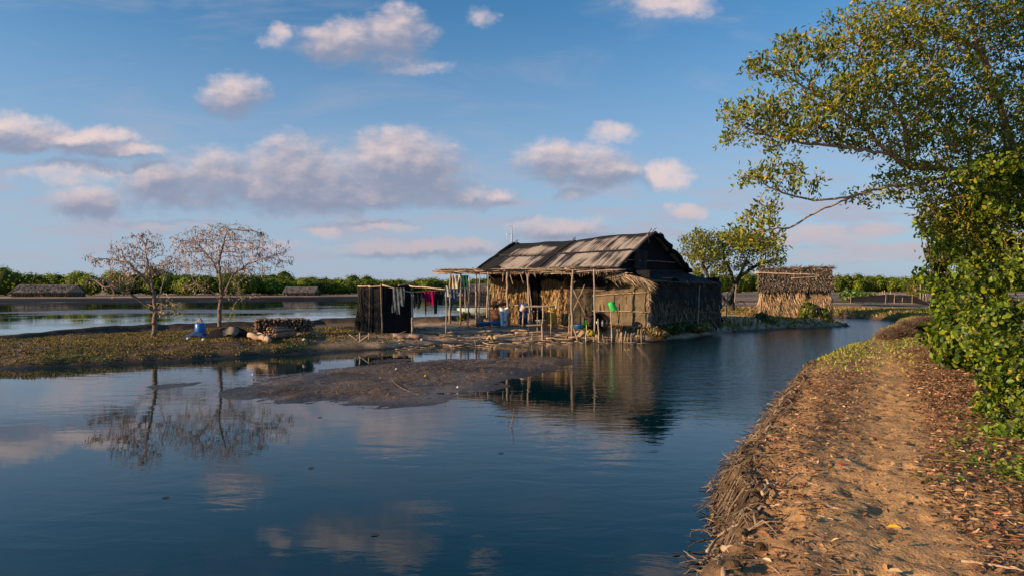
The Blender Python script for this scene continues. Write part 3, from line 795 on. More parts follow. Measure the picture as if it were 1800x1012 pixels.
# ------------------------------------------------------------------ the tarpaulin hut
H0 = np.array([4.23, 29.0])
HA = np.array([-.7071, .7071]); HBv = np.array([.7071, .7071])
def H(a, b, z):
    a = np.asarray(a, float); b = np.asarray(b, float); z = np.asarray(z, float)
    a, b, z = np.broadcast_arrays(a, b, z)
    return np.stack([H0[0] + HA[0] * a + HBv[0] * b, H0[1] + HA[1] * a + HBv[1] * b, z], -1)
OUT = np.array([-.7071, -.7071, 0.0])       # outward of the front wall
RIGHTN = np.array([.7071, -.7071, 0.0])     # outward of the gable wall
TAN = [(.44, .31, .165), (.36, .245, .13), (.27, .18, .095), (.52, .39, .22), (.17, .11, .06)]
GREYTH = [(.17, .13, .095), (.12, .09, .065), (.23, .18, .13), (.07, .055, .04)]
WOODC = (.36, .27, .19)
def strands(mb, C, D, L, W, cols, w=None, jd=.2, bend=0):
    m = len(C); D = norm(np.broadcast_to(D, (m, 3)) + rng.normal(size=(m, 3)) * jd)
    leaves(mb, C, D, L * (.6 + .8 * rng.random(m)), W * (.6 + .8 * rng.random(m)), pick(cols, w or [1] * len(cols), m, .2), 'diamond', fold=.3)
def thatch_panel(mb, A, B, z0, z1, n, out, L=.3, W=.035, cols=TAN, w=None, jd=.16, back=True):
    """wall of hung palm strands between ground points A and B"""
    A = np.array(A, float)[:2]; B = np.array(B, float)[:2]; out = np.array(out, float)
    if back:
        def fn(U, V):
            x = A[0] + (B[0] - A[0]) * U; y = A[1] + (B[1] - A[1]) * U; z = z0 + (z1 - z0) * V
            return np.stack([x, y, z], -1) + out * (.02 * fbm(U * 20, V * 14, 1, 3))[..., None]
        grid(mb, fn, 24, 12, np.array(cols[2]) * .8)
    t = rng.random(n); zz = z0 + (z1 - z0) * rng.random(n); rows = np.round(zz / .22) * .22 + rng.normal(size=n) * .05
    zz = np.clip(np.where(rng.random(n) < .6, rows, zz), z0 + .1, z1)
    C = np.stack([A[0] + (B[0] - A[0]) * t, A[1] + (B[1] - A[1]) * t, zz], -1) + out * (.015 + .04 * rng.random((n, 1)))
    strands(mb, C, np.array([0, 0, -1.0]) + out * .10, L, W, cols, w, jd)

hut = empty('tarpaulin_hut', H(4.4, 3, .45), 'big hut under a black tarpaulin roof with pale weathered streaks, thatched walls and open porch', 'hut')
def zr(b):      # roof profile
    return 3.02 + 1.72 * np.sin(np.clip(b / 3.0, 0, 1) * 1.5) / math.sin(1.5) * .22 + 1.72 * .78 * np.clip(b / 3.0, 0, 1)
def roof_fn(sgn):
    def fn(U, V):
        a = -.28 + 9.1 * U; b = (-.22 + 3.22 * V)
        z = zr(np.maximum(b, 0)) + np.minimum(b, 0) * .35
        sag = -.10 * np.sin(np.pi * U) * V * .8 + .045 * fbm(a * 1.1, b * .8, 1, 3) * 2 - .055 * np.exp(-((a - 4.5) / .12) ** 2) + .07 * np.exp(-((a - 2.2) / 1.2) ** 2) * V
        sag = sag - .05 * np.exp(-((b - 1.5) / .07) ** 2) - .12 * U * V
        edge = (.07 * fbm(a * 2.4, 0 * a, 1, 3) * 2) * (V < .02)
        bb = b if sgn > 0 else 6 - b
        return H(a, bb - sgn * 0 + edge, z + sag)
    return fn
def roof_col(U, V): return np.stack([9.1 * U, 3.3 * (1 - V), 0 * U], -1)
for sgn, nm in ((1, 'roof'), (-1, 'roof')):
    mb = MB(); grid(mb, roof_fn(sgn), 90, 34, roof_col)
    rf = mb.build(nm, M['roof_tarp'], hut, smooth=True)
    if sgn < 0: rf['label'] = 'rear slope of the tarpaulin roof'
    else: roof = rf
# poles that hold the sheets down
def on_roof(a, b, dz=.04): return roof_fn(1)(np.array([(a + .28) / 9.1]), np.array([(b + .22) / 3.22]))[0] + np.array([0, 0, dz])
mb = MB(); pts = [on_roof(4.5, b, .05) for b in np.linspace(-.1, 3.05, 9)]; tube(mb, pts, .035, 6, (.05, .045, .04), jit=.1); mb.build('batten', M['wood'], roof)
mb = MB(); pts = [on_roof(a, 1.5, .035) for a in np.linspace(.1, 4.4, 9)]; tube(mb, pts, .018, 6, (.06, .05, .045)); mb.build('batten', M['wood'], roof)
mb = MB(); pts = [on_roof(a, 1.55, .03) for a in np.linspace(4.7, 8.5, 9)]; tube(mb, pts, .018, 6, (.05, .045, .04)); mb.build('batten', M['wood'], roof)
mb = MB(); pts = [on_roof(8.76, b, .05) for b in np.linspace(0, 3, 9)]; tube(mb, pts, .045, 6, (.06, .05, .04), jit=.15); mb.build('batten', M['wood'], roof)
mb = MB(); pts = [on_roof(-.25, b, .0) for b in np.linspace(0, 3, 9)]; tube(mb, pts, .05, 6, (.07, .055, .045), jit=.2); mb.build('batten', M['wood'], roof)
for a0 in (.02, 4.55, 8.6):
    for s_ in (-1, 1):
        mb = MB(); pole(mb, on_roof(a0, 2.75, -.05) + RIGHTN * s_ * .05, on_roof(a0, 3.0, .16) + RIGHTN * s_ * (.12 if a0 < 1 else .05) + np.array([.14 if a0 < 1 else .03, 0, .03]), .022, bend=.0, seg=2, col=(.14, .11, .08)); mb.build('ridge_stick', M['wood'], roof)
# ragged black lump at the left roof foot
mb = MB()
def fn(U, V):
    a = 7.6 - 1.1 * U; return H(a, -.25 + .5 * V, 3.08 + .22 * np.sin(np.pi * V) * np.sin(np.pi * U) + .12 * fbm(a * 4, V * 3, 1, 3))
grid(mb, fn, 16, 8); mb.build('tarp_fold', M['black_tarp'], roof, smooth=True)
# hanging ragged edge of roof: little sticks
mb = MB()
for k in range(46):
    a = rng.uniform(-.3, 8.6); s_ = rng.uniform(-.25, .25)
    q = H(a, -.22, 2.99); pole(mb, q + OUT * rng.uniform(-.2, .2), q + OUT * rng.uniform(-.1, .25) + np.array([HA[0], HA[1], 0]) * s_ + [0, 0, rng.uniform(-.12, .05)], .014, bend=.05, seg=2, sides=5, col=(.2, .15, .1))
mb.build('eave_sticks', M['wood'], roof)['kind'] = 'stuff'

# gables
for a_, n_, side in ((.12, 1, RIGHTN), (8.55, -1, -RIGHTN)):
    mb = MB()
    def fn(U, V, a_=a_):
        b = .05 + 5.9 * U; bb = np.minimum(b, 6 - b); top = zr(np.maximum(bb, 0)) - .03
        z = 2.9 + (top - 2.9) * V
        return H(a_, b, z) + side * (.10 * fbm(U * 5, z * 1.3, 1, 4))[..., None]
    grid(mb, fn, 36, 14)
    gb = mb.build('gable', M['black_tarp'], hut, smooth=True)
    if n_ > 0:
        mb = MB(); pole(mb, H(-.02, 1.0, 3.42), H(-.06, 4.9, 3.40), .022, bend=.01, col=(.3, .24, .18)); mb.build('crossbar', M['wood'], gb)
        mb = MB(); pole(mb, H(-.05, .7, 3.36), H(-.05, .95, 3.34), .05, bend=0, seg=2, col=(.4, .32, .24)); mb.build('pole_end', M['wood'], gb)
        mb = MB(); pole(mb, H(-.05, 2.6, 4.62), H(-.05, 2.75, 4.2), .03, bend=0, seg=2, col=(.3, .24, .18)); mb.build('pole_end', M['wood'], gb)
        def fn(U, V): return H(-.08 - .05 * np.sin(U * 9), 1.5 + .95 * U + .1 * V, 3.05 + .9 * V - .1 * U) 
        mb = MB(); grid(mb, fn, 14, 8); mb.build('plastic_sheet', M['grey_tarp'], gb, smooth=True)
        # rolled rags along the back verge
        ss = np.linspace(3.3, 6.0, 16); mb = MB(); tube(mb, [H(-.22, b_, zr(6 - b_) + .02) + rng.normal(size=3) * .03 for b_ in ss], .07 + .05 * rng.random(16), 8, jit=.15); mb.build('rolled_tarp', M['black_tarp'], gb, smooth=True)

# lean-to roof round the gable
mb = MB()
def skirt(U, V):
    b = -.15 + 6.45 * U; a = .15 - (1.75 + .15 * np.sin(U * 7)) * V
    z = 3.03 - .50 * V + .09 * fbm(b * 1.4, V * 2, 1, 4) * 2 - .06 * np.sin(np.pi * V) + .13 * np.exp(-((b - 2.3) / .35) ** 2) * V ** 2 * 1.2 - .12 * U * V
    return H(a, b, z + (V > .95) * .10 * fbm(b * 5, 0 * b, 1, 2))
grid(mb, skirt, 60, 16, (.05, .045, .04)); sk = mb.build('lean_to_roof', M['grey_tarp'], hut, smooth=True)
mb = MB(); pole(mb, H(-1.72, .1, 2.47), H(-1.62, 6.3, 2.40), .03, bend=.01, seg=10, col=(.09, .07, .055)); mb.build('batten', M['wood'], sk)
mb = MB(); pole(mb, H(.05, .0, 3.06), H(.0, 6.1, 3.04), .03, bend=.012, seg=10, col=(.05, .045, .04)); mb.build('batten', M['wood'], sk)
mb = MB()
n = 240; t = rng.random(n); C = H(-1.55 - .1 * rng.random(n), .0 + 6.2 * t, 2.42 + .1 * rng.random(n)); strands(mb, C, np.array([.25, -.25, -1.0]), .22, .03, [(.10, .08, .06), (.2, .15, .1), (.04, .035, .03)], jd=.5)
mb.build('eave_fringe', M['thatch'], sk)['kind'] = 'stuff'
# the pale palm-leaf corner that droops over the canvas wall
mb = MB(); n = 620; t = rng.random(n) ** .8
top = H(1.35 - 3.0 * t, -.28 + .25 * t, 2.98 - .40 * t ** 1.5); C = top + OUT * (.05 * rng.random((n, 1))) + [0, 0, .04]
fan = np.array([-.05, -.35, -.35]) + RIGHTN * 1.0
strands(mb, C, fan[None] + np.stack([t * .4, t * 0, -.9 * t], -1), .70, .034, [(.38, .28, .19), (.30, .215, .14), (.18, .125, .08), (.46, .35, .24)], jd=.24)
mb.build('palm_leaf_eave', M['thatch'], hut)

# front wall, left to right
def wallp(a, b=.8): q = H(a, b, 0); return q[:2]
mb = MB(); thatch_panel(mb, wallp(8.3), wallp(5.65), .4, 2.9, 900, OUT); mb.build('thatch_wall', M['thatch'], hut)
mb = MB(); thatch_panel(mb, wallp(4.72), wallp(3.1), .4, 2.9, 900, OUT, cols=[(.50, .34, .17), (.40, .26, .13), (.28, .18, .09), (.56, .42, .23)]); mb.build('thatch_wall', M['thatch'], hut)
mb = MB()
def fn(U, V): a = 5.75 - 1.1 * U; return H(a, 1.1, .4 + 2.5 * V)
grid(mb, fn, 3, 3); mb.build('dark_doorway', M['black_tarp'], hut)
mb = MB()
def fn(U, V):
    w = (.15 + .85 * V ** 1.6); a = 5.15 + (.55 * (U - .35)) * w; return H(a, .78 - .03 * np.sin(U * 14), .95 + 1.9 * V)
grid(mb, fn, 14, 14); mb.build('door_curtain', M['black_tarp'], hut, smooth=True)
mb = MB()
def fn(U, V):
    a = 3.15 - 1.55 * U; return H(a, .78, .42 + 2.45 * V) + OUT * (.10 * fbm(a * 5, V * 9, 1.6, 4) + .05 * fbm(a * 20, V * 20, 1, 2))[..., None]
grid(mb, fn, 60, 70); mb.build('net_wall', M['dark_net'], hut)
mb = MB()
def fn(U, V):
    a = 1.62 - 2.94 * U; z = .40 + 2.15 * V
    fold = .045 * np.exp(-((a - .02) / .035) ** 2) + .03 * np.exp(-((a + .5) / .04) ** 2)
    rad = .03 * np.sin(np.arctan2(z - 2.75, a - .9) * 22) * sstep(z, 1.9, 2.5)
    return H(a, .78, z) + OUT * (.05 * fbm(a * 6, z * 6, 1.5, 4) + fold + rad * .6 - .06 * np.sin(np.pi * np.clip((z - .4) / 1.1, 0, 2)) ** 2 * .6 + .05 * fbm(a * 2, z * 2, 1, 4))[..., None]
grid(mb, fn, 70, 50); cw = mb.build('canvas_wall', M['canvas'], hut, smooth=True)
for z0_, z1_ in ((1.86, 2.02), (1.18, 1.2)):
    mb = MB(); pole(mb, H(1.6, .71, z0_), H(-1.35, .70, z1_), .013, bend=.006, seg=10, col=(.5, .38, .24)); mb.build('batten', M['wood'], cw)
for a_ in (1.2, .98):
    mb = MB(); pole(mb, H(a_, .70, .4), H(a_ + .03, .72, 1.5), .02, bend=.01, col=(.34, .25, .16)); mb.build('batten', M['wood'], cw)
mb = MB(); grid(mb, lambda U, V: H(1.7 - 3.0 * U, .9, 2.5 + .45 * V), 8, 4); mb.build('tarp_valance', M['black_tarp'], hut)
mb = MB()
def fn(U, V):       # dark drooping tongue of tarp
    a = 1.45 - 1.15 * U; bot = 2.62 - .55 * np.sin(np.pi * np.clip(U * 1.0, 0, 1)) ** .8 * (1 - .3 * U); return H(a, .55, 2.95 - (2.95 - bot) * V) + OUT * (.03 * np.sin(U * 10))[..., None]
grid(mb, fn, 18, 8); mb.build('tarp_tongue', M['black_tarp'], hut, smooth=True)
for z_ in (2.52, 2.62):
    mb = MB(); pole(mb, H(.5, .68, z_), H(-.6, .68, z_ + .02), .014, bend=.01, col=(.4, .3, .2)); mb.build('rail', M['wood'], hut)
# corner trim of palm leaf
mb = MB(); n = 420; z = .5 + 1.95 * rng.random(n)
C = H(-1.3, .8, z) + OUT * .03 + RIGHTN * (.02 + .06 * rng.random((n, 1))); strands(mb, C, np.array([.12, -.18, -1.0]), .26, .03, [(.33, .25, .18), (.22, .16, .12), (.42, .33, .24)], jd=.28)
mb.build('corner_trim', M['thatch'], hut)
# bottom roll of sacking and straw below the canvas
mb = MB(); n = 500; a = 1.0 - 2.3 * rng.random(n); C = H(a, .62, .35 + .35 * rng.random(n)) + OUT * (.08 * rng.random((n, 1)))
strands(mb, C, np.array([0, 0, -1.0]) + OUT * .4, .22, .04, [(.36, .24, .13), (.25, .17, .1), (.45, .31, .18), (.15, .11, .07)], jd=.45); mb.build('straw_skirting', M['thatch'], hut)
# side wall
mb = MB(); A = H(-1.32, .8, 0)[:2]; B = H(-1.32, 6.9, 0)[:2]
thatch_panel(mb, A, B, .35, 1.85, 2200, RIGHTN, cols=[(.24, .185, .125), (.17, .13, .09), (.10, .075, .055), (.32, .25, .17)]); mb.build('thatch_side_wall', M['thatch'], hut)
mb = MB()
def fn(U, V):
    b = .8 + 6.1 * U; return H(-1.40, b, 1.62 - .45 * sstep(U, .1, .8) + .12 * fbm(b * 2, 0 * b, 1, 3) + (.86 + .45 * sstep(U, .1, .8)) * V) + RIGHTN * (.13 * fbm(b * 2, V * 3, 1, 4))[..., None]
grid(mb, fn, 50, 12); mb.build('side_tarp', M['grey_tarp'], hut, smooth=True)
mb = MB()
grid(mb, lambda U, V: H(-1.3 + 9.4 * U, 6.9, .3 + 2.4 * V), 10, 4); mb.build('back_wall', M['black_tarp'], hut)
mb = MB()
grid(mb, lambda U, V: H(8.35, .8 + 6.1 * U, .3 + 2.7 * V), 10, 4); mb.build('end_wall', M['black_tarp'], hut)
for z0_, z1_ in ((1.0, 1.02), (.66, .8)):
    mb = MB(); pole(mb, H(-1.42, 1.0, z0_), H(-1.42, 6.6, z1_), .012, bend=.01, seg=10, col=(.2, .16, .11)); mb.build('batten', M['wood'], hut)
for (u0, v0, u1, v1, Yd, r_) in ((1230, 502, 1226, 571, 31.0, .035), (1190, 515, 1197, 566, 30.6, .018), (1250, 512, 1248, 568, 32.6, .025), (1261, 506, 1258, 569, 33.2, .022)):
    mb = MB(); pole(mb, P(u1, v1 + 4, Yd), P(u0, v0, Yd), r_, bend=.01, col=(.30, .23, .17)); mb.build('side_pole', M['wood'], hut)
# black sheet drooping off the back corner
mb = MB()
def fn(U, V):
    b = 6.3 + 1.2 * U; return H(-1.1 + .1 * np.sin(6 * V), b, 2.35 - 1.5 * U ** .6 - (1.0 - .6 * U) * V * .9 + .05)
grid(mb, fn, 14, 10); mb.build('loose_tarp', M['black_tarp'], hut, smooth=True)

# porch roof
PF = np.array([[-3.45, 33.2, 3.05], [-1.5, 32.0, 3.0], [.9, 30.4, 2.98], [2.5, 28.6, 2.98], [4.3, 28.3, 2.98]])
PB = np.array([[-3.3, 36.0, 3.1], [-1.9, 35.0, 3.1], [.4, 33.2, 3.12], [2.6, 31.0, 3.12], [4.5, 29.0, 3.1]])
def edge_at(E, U):
    s = np.linspace(0, 1, len(E)); return np.stack([np.interp(U, s, E[:, k]) for k in range(3)], -1)
mb = MB()
grid(mb, lambda U, V: edge_at(PF, U) * (1 - V[..., None]) + edge_at(PB, U) * V[..., None] + np.stack([0 * U, 0 * U, .05 * fbm(U * 14, V * 5, 1, 3)], -1), 50, 14)
pr = mb.build('porch_roof', M['black_tarp'], hut, smooth=True)
mb = MB()
for k in range(230):
    u = rng.random() ** 1.2; q = edge_at(PF, np.array(u)) + [0, -.05 + .25 * rng.random(), rng.uniform(-.16, .07)]
    d = norm(edge_at(PF, np.array(min(u + .08, 1.0))) - edge_at(PF, np.array(max(u - .08, 0))) + rng.normal(size=3) * .06)
    L = rng.uniform(.3, 1.2); pole(mb, q - d * L / 2, q + d * L / 2, rng.uniform(.010, .026), bend=.05, seg=3, sides=5, col=np.array([.26, .185, .125]) * rng.uniform(.15, 1.5))
for k in range(60):
    u = rng.random(); v = rng.random() * .8
    q = edge_at(PF, np.array(u)) * (1 - v) + edge_at(PB, np.array(u)) * v + [0, 0, .05]
    d = norm(np.array([1, -.5, 0]) + rng.normal(size=3) * [.5, .5, .03]); L = rng.uniform(.3, .9)
    pole(mb, q - d * L / 2, q + d * L / 2, .016, bend=.04, seg=3, sides=5, col=np.array([.16, .12, .09]) * rng.uniform(.5, 1.3))
mb.build('roof_sticks', M['wood'], pr)['kind'] = 'stuff'
mb = MB()
for a_, b_ in ((0, 1), (1, 2), (2, 3), (3, 4)): pole(mb, PF[a_] + [-.1, 0, -.02], PF[b_] + [.12, 0, -.02], .026, bend=.02, col=(.20, .15, .105))
mb.build('eave_beam', M['wood'], pr)
mb = MB()
def fn(U, V): q = edge_at(PF, U); return q + np.stack([0 * U, .03 * np.sin(U * 60), .06 - (.16 + .26 * fbm(U * 22, 0 * U, 1, 4)) * V], -1)
grid(mb, fn, 120, 5); mb.build('ragged_edge', M['black_tarp'], pr)
mb = MB(); pole(mb, P(968, 481, 28.5), P(1010, 481, 28.3), .02, bend=.01, col=(.5, .38, .26)); mb.build('rafter_end', M['wood'], pr)
mb = MB(); pole(mb, P(1007, 478, 28.2), P(1100, 474, 27.9), .028, bend=.01, col=(.46, .36, .27)); mb.build('eave_beam', M['wood'], pr)
mb = MB(); pole(mb, P(880, 472, 29.6), P(1008, 474, 28.3), .016, bend=.008, col=(.4, .31, .22)); mb.build('eave_beam', M['wood'], pr)
# black cloth hanging under the porch edge
def valance(u0, u1, Y0, Y1_, vt, dep, seed):
    mb = MB()
    def fn(U, V):
        Yd = Y0 + (Y1_ - Y0) * U; x = (u0 + (u1 - u0) * U - 900) / F * Yd
        dd = dep * (.80 + .9 * fbm(U * 5 + seed, 0 * U, 1, 4) + .12 * np.sin(np.pi * U))
        return np.stack([x, Yd + .06 * np.sin(U * 30) * V, CAM_H - (vt - 506) / F * Yd - dd * V], -1)
    grid(mb, fn, 40, 8); return mb.build('hanging_tarp', M['black_tarp'], pr, smooth=True)
for a0_, a1_, sd_ in ((8.4, 5.6, 3), (5.7, 3.2, 9), (3.3, 1.3, 17)):
    mb = MB(); grid(mb, lambda U, V: H(a0_ + (a1_ - a0_) * U, .55 + .05 * np.sin(U * 17 + sd_) * V, 3.02 - (.42 + .5 * fbm(U * 5 + sd_, 0 * U, 1, 4)) * V), 40, 8); mb.build('hanging_tarp', M['black_tarp'], pr, smooth=True)
mb = MB(); n = 130; u = 880 + 200 * rng.random(n); Yd = 30.0 - (u - 880) / 200 * 1.8
C = np.stack([(u - 900) / F * Yd, Yd - .1, 2.9 + .08 * rng.random(n)], -1); strands(mb, C, np.array([0, 0, -1.0]), .24, .022, [(.3, .22, .15), (.15, .11, .08), (.4, .3, .2)], jd=.45); mb.build('eave_fringe', M['thatch'], pr)['kind'] = 'stuff'
for (ub, vb, ut, vt, Yd, r_) in ((791, 566, 792, 479, 34.0, .055), (809, 569, 810, 479, 33.0, .045), (822, 575, 826, 486, 31.6, .038), (820, 570, 818, 492, 33.4, .03), (837, 571, 837, 481, 32.4, .05), (841, 573, 843, 482, 32.2, .03),
                                 (862, 573, 858, 478, 31.5, .042), (856, 560, 857, 485, 34.0, .04), (895, 574, 892, 479, 31.0, .065), (877, 566, 877, 495, 33.5, .03), (933, 580, 927, 481, 29.6, .05), (937, 572, 930, 500, 30.4, .03),
                                 (1006, 601, 1007, 474, 28.15, .062), (1044, 600, 1044, 473, 27.9, .040), (1001, 598, 1001, 550, 28.0, .025), (870, 566, 869, 500, 33.6, .028)):
    mb = MB(); pole(mb, P(ub, vb + 3, Yd), P(ut, vt, Yd), r_, r_ * .8, bend=.018, seg=8, sides=8, col=np.array(WOODC) * rng.uniform(.75, 1.25)); mb.build('porch_post', M['wood'], hut, smooth=True)
for q0, q1, r_ in ((P(1028, 500, 29.4), P(1008, 545, 29.0), .022), (P(1008, 510, 28.9), P(1030, 556, 29.2), .024), (P(1007, 568, 28.1), P(1016, 600, 27.9), .03), (P(993, 598, 28.1), P(1003, 575, 28.1), .022), (P(897, 483, 30.5), P(902, 500, 30.4), .02),
                    (P(884, 481, 31), P(884, 496, 31), .02), (P(915, 482, 30.3), P(920, 498, 30.2), .02), (P(1012, 494, 28.6), P(1002, 505, 28.5), .018), (P(860, 484, 31.3), P(872, 494, 31.6), .018)):
    mb = MB(); pole(mb, q0, q1, r_, bend=.02, col=(.38, .27, .18)); mb.build('brace', M['wood'], hut)
# drying rail under the porch
for q0, q1 in ((P(865, 538, 32.5), P(920, 536, 31.0)), (P(866, 545, 32.4), P(890, 543, 31.4))):
    mb = MB(); pole(mb, q0, q1, .025, bend=.01, col=(.45, .3, .18)); mb.build('rail', M['wood'], hut)
# aerial
ant = MB(); pole(ant, P(900, 428, 36.8), P(899, 395, 36.8), .045, .03, bend=.006, col=(.55, .50, .44)); an = ant.build('aerial_mast', M['wood'], hut)
for z0_, w_ in ((397, 8), (411, 9)):
    mb = MB(); pole(mb, P(899, z0_ + 1, 36.7), P(899 - w_, z0_, 36.6), .012, bend=.0, seg=2, col=(.8, .8, .8)); pole(mb, P(899 - w_ + 1, z0_, 36.6), P(899 - w_, z0_ + 14 if w_ == 9 else z0_ + 2, 36.6), .01, bend=.02, seg=3, col=(.7, .7, .7)); mb.build('aerial_arm', M['wood'], an)

# ------------------------------------------------------------------ things in and about the porch
def barrel(name, c, r, h, col, label, cat, ribs=True, tilt=(0, 0, 1), mat='plastic', lid=None, group=None):
    root = empty(name, c, label, cat, group)
    mb = MB(); prof = [(r * .93, 0), (r, h * .05), (r, h * .3)] + ([(r * 1.06, h * .33), (r * 1.06, h * .36), (r, h * .39)] if ribs else []) + [(r, h * .62)] + ([(r * 1.06, h * .65), (r * 1.06, h * .68), (r, h * .71)] if ribs else []) + [(r, h * .93), (r * .9, h), (0.0, h * 1.0)]
    lathe(mb, c, prof, 20, col, tilt); mb.build('body', M[mat], root, smooth=True)
    if lid:
        ax = norm(np.array(tilt, float)); mb = MB(); lathe(mb, np.array(c) + ax * h * 1.003, [(r * .98, -.03), (r * .98, .03), (r * .9, .05), (0, .052)], 20, lid, tilt); mb.build('lid', M[mat], root, smooth=True)
    return root
def bowl(name, c, r, h, col, label, cat, mat='plastic', axis=(0, 0, 1), group=None):
    mb = MB(); lathe(mb, c, [(r * .7, 0), (r * .95, h * .8), (r * 1.05, h), (r * 1.0, h * 1.02), (r * .88, h * .8), (r * .62, .03), (0, .03)], 20, col, axis)
    o = mb.build(name, M[mat], smooth=True); return tag(o, label, cat, group)
BLUE = (.02, .085, .30)
barrel('barrel', P(923, 570, 31.0) , .26, .92, (.010, .028, .10), 'tall dark blue barrel standing on the porch behind the stick washing rack', 'barrel', lid=(.02, .05, .17))
def jug(c, r, h, label, col, clothcol=None):
    root = empty('jerrycan', c, label, 'jerrycan'); mb = MB()
    lathe(mb, c, [(r * .9, 0), (r, .04), (r * 1.0, h * .8), (r * .8, h * .92), (r * .35, h * .95), (r * .3, h), (0, h)], 8, col); mb.build('body', M['plastic'], root, smooth=False)
    mb = MB(); tube(mb, [c + np.array([-r * .6, 0, h * .9]), c + np.array([-r * .3, 0, h * 1.06]), c + np.array([r * .3, 0, h * 1.06]), c + np.array([r * .6, 0, h * .9])], .025, 6, col); mb.build('handle', M['plastic'], root)
    return root
jug(G(352, 584, .45) * [1, 1, 1], .21, .42, 'bright blue jerrycan with a grey rag on top, standing between the two bare trees', (.02, .16, .55))
mb = MB(); c0 = G(352, 584, .45) + [0, 0, .40]
grid(mb, lambda U, V: np.stack([c0[0] + (U - .5) * .42 * (1.1 - V), c0[1] + (V - .5) * .3, c0[2] + .0 + .17 * np.sin(np.pi * U) * np.sin(np.pi * V) + .06 * fbm(U * 6, V * 6, 1, 3)], -1), 12, 10, (.34, .30, .24))
tag(mb.build('rag', M['cloth'], smooth=True), 'crumpled grey rag lying on top of the blue jerrycan', 'rag')

# white bucket hung on the rack
mb = MB(); rootb = empty('white_bucket', P(921, 541, 28.2), 'small white plastic bucket hanging tilted off the left end of the washing rack', 'bucket')
lathe(mb, P(917, 546, 28.2), [(.10, 0), (.14, .26), (.145, .26), (.13, .24), (.09, .02), (0, .02)], 16, (.72, .66, .60), (.45, -.2, .85)); mb.build('body', M['plastic'], rootb, smooth=True)
mb = MB(); tube(mb, [P(921, 537, 28.2), P(925, 534, 28.2), P(928, 539, 28.2)], .008, 5, (.6, .6, .6)); mb.build('handle', M['metal'], rootb)

rack = empty('washing_rack', P(948, 598, 28.2), 'rough stick table with two shelves standing on legs at the water edge below the porch', 'rack')
for (u, v0, v1, Yd, r_) in ((929, 592, 536, 28.3, .035), (954, 601, 539, 28.0, .04), (945, 592, 541, 28.9, .028), (968, 599, 540, 28.1, .028), (919, 573, 545, 28.8, .035), (935, 601, 582, 28.0, .02), (924, 598, 583, 28.0, .02)):
    mb = MB(); pole(mb, P(u, v0, Yd), P(u + rng.uniform(-1, 1), v1, Yd), r_, bend=.02, col=np.array(WOODC) * rng.uniform(.9, 1.3)); mb.build('leg', M['wood'], rack, smooth=True)
for nm, v0, ul, ur, ys_ in (('top_shelf', 538, 922, 973, 7), ('lower_shelf', 571, 925, 953, 6)):
    mb = MB()
    for k in range(ys_): pole(mb, P(ul + rng.uniform(-2, 1), v0 + rng.uniform(-.6, .6), 28.05 + k * .11), P(ur + rng.uniform(-1, 2), v0 + rng.uniform(-.6, 1), 28.05 + k * .11), .026, bend=.01, col=np.array([.46, .35, .24]) * rng.uniform(.7, 1.25))
    mb.build(nm, M['wood'], rack)
bowl('metal_bowl', P(950, 570, 29.2) + [0, 0, 0], .24, .2, (.55, .50, .44), 'dull metal wash bowl beside the lower shelf of the washing rack', 'bowl', 'metal')
bowl('cooking_pot', P(945, 562, 30.0) , .28, .42, (.02, .02, .025), 'black cooking pot in the shade behind the washing rack', 'pot', 'metal')
# yellow sack
def sack(name, c, w, d, h, col, label, cat='sack', mat='cloth', lean=0.0):
    mb = MB()
    th_n = 18; prof = [(.55, 0), (.95, .08), (1.05, .3), (1.0, .55), (.85, .78), (.55, .92), (.3, 1.0), (.0, 1.0)]
    th = np.linspace(0, 2 * np.pi, th_n, endpoint=False); v = []
    for r, t in prof:
        wob = 1 + .10 * np.sin(3 * th + t * 5) + .05 * rng.normal(size=th_n)
        v.append(np.stack([c[0] + w / 2 * r * wob * np.cos(th) + lean * t, c[1] + d / 2 * r * wob * np.sin(th), c[2] + h * t + .02 * rng.normal(size=th_n)], -1))
    n = len(prof); i, j = np.meshgrid(np.arange(n - 1), np.arange(th_n), indexing='ij')
    f = np.stack([i * th_n + j, i * th_n + (j + 1) % th_n, (i + 1) * th_n + (j + 1) % th_n, (i + 1) * th_n + j], -1).reshape(-1, 4)
    V = np.concatenate(v); cc = col(V) if callable(col) else col
    mb.add(V, f, cc); return tag(mb.build(name, M[mat], smooth=True), label, cat)
sack('yellow_sack', P(970, 570, 30.3), .42, .3, .74, (.62, .36, .055), 'mustard yellow cloth sack propped against the thatched wall right of the doorway', lean=.0)
for k, (u0, u1, vt) in enumerate(((976, 979, 521), (979, 975, 527))):
    mb = MB(); pole(mb, P(u0, 568, 30.2), P(u1, vt, 30.5), .028, bend=.01, col=(.56, .42, .24))
    tag(mb.build('leaning_pole', M['wood'], smooth=True), ('taller' if k == 0 else 'shorter') + ' of the two pale poles leaning on the thatched wall by the yellow sack', 'pole')
# blue and white printed rice sack
c0 = P(885, 575, 30.6)
def rc(V):
    t = (V[:, 0] - c0[0]); z = V[:, 2] - c0[2]
    bl = (np.abs(t + .01) < .022) | (z < .09) | ((np.hypot(t - .07, (z - .25)) < .055))
    return np.where(bl[:, None], np.array([.03, .20, .50]), np.array([.66, .66, .70]))
mb = MB()
def fn(U, V):
    th = U * 2 * np.pi; t = V; w = .12 + .07 * t ** .8; wob = 1 + .06 * np.sin(3 * th + 2)
    return np.stack([c0[0] + w * wob * np.cos(th), c0[1] + w * .7 * wob * np.sin(th), c0[2] + .86 * t + .04 * np.sin(2 * th + .5) * t], -1)
grid(mb, fn, 49, 26, lambda U, V: rc(fn(U, V).reshape(-1, 3)).reshape(49, 26, 3))
tag(mb.build('printed_sack', M['plastic'], smooth=True), 'open white woven sack with blue print standing at the foot of the thick porch post', 'sack')
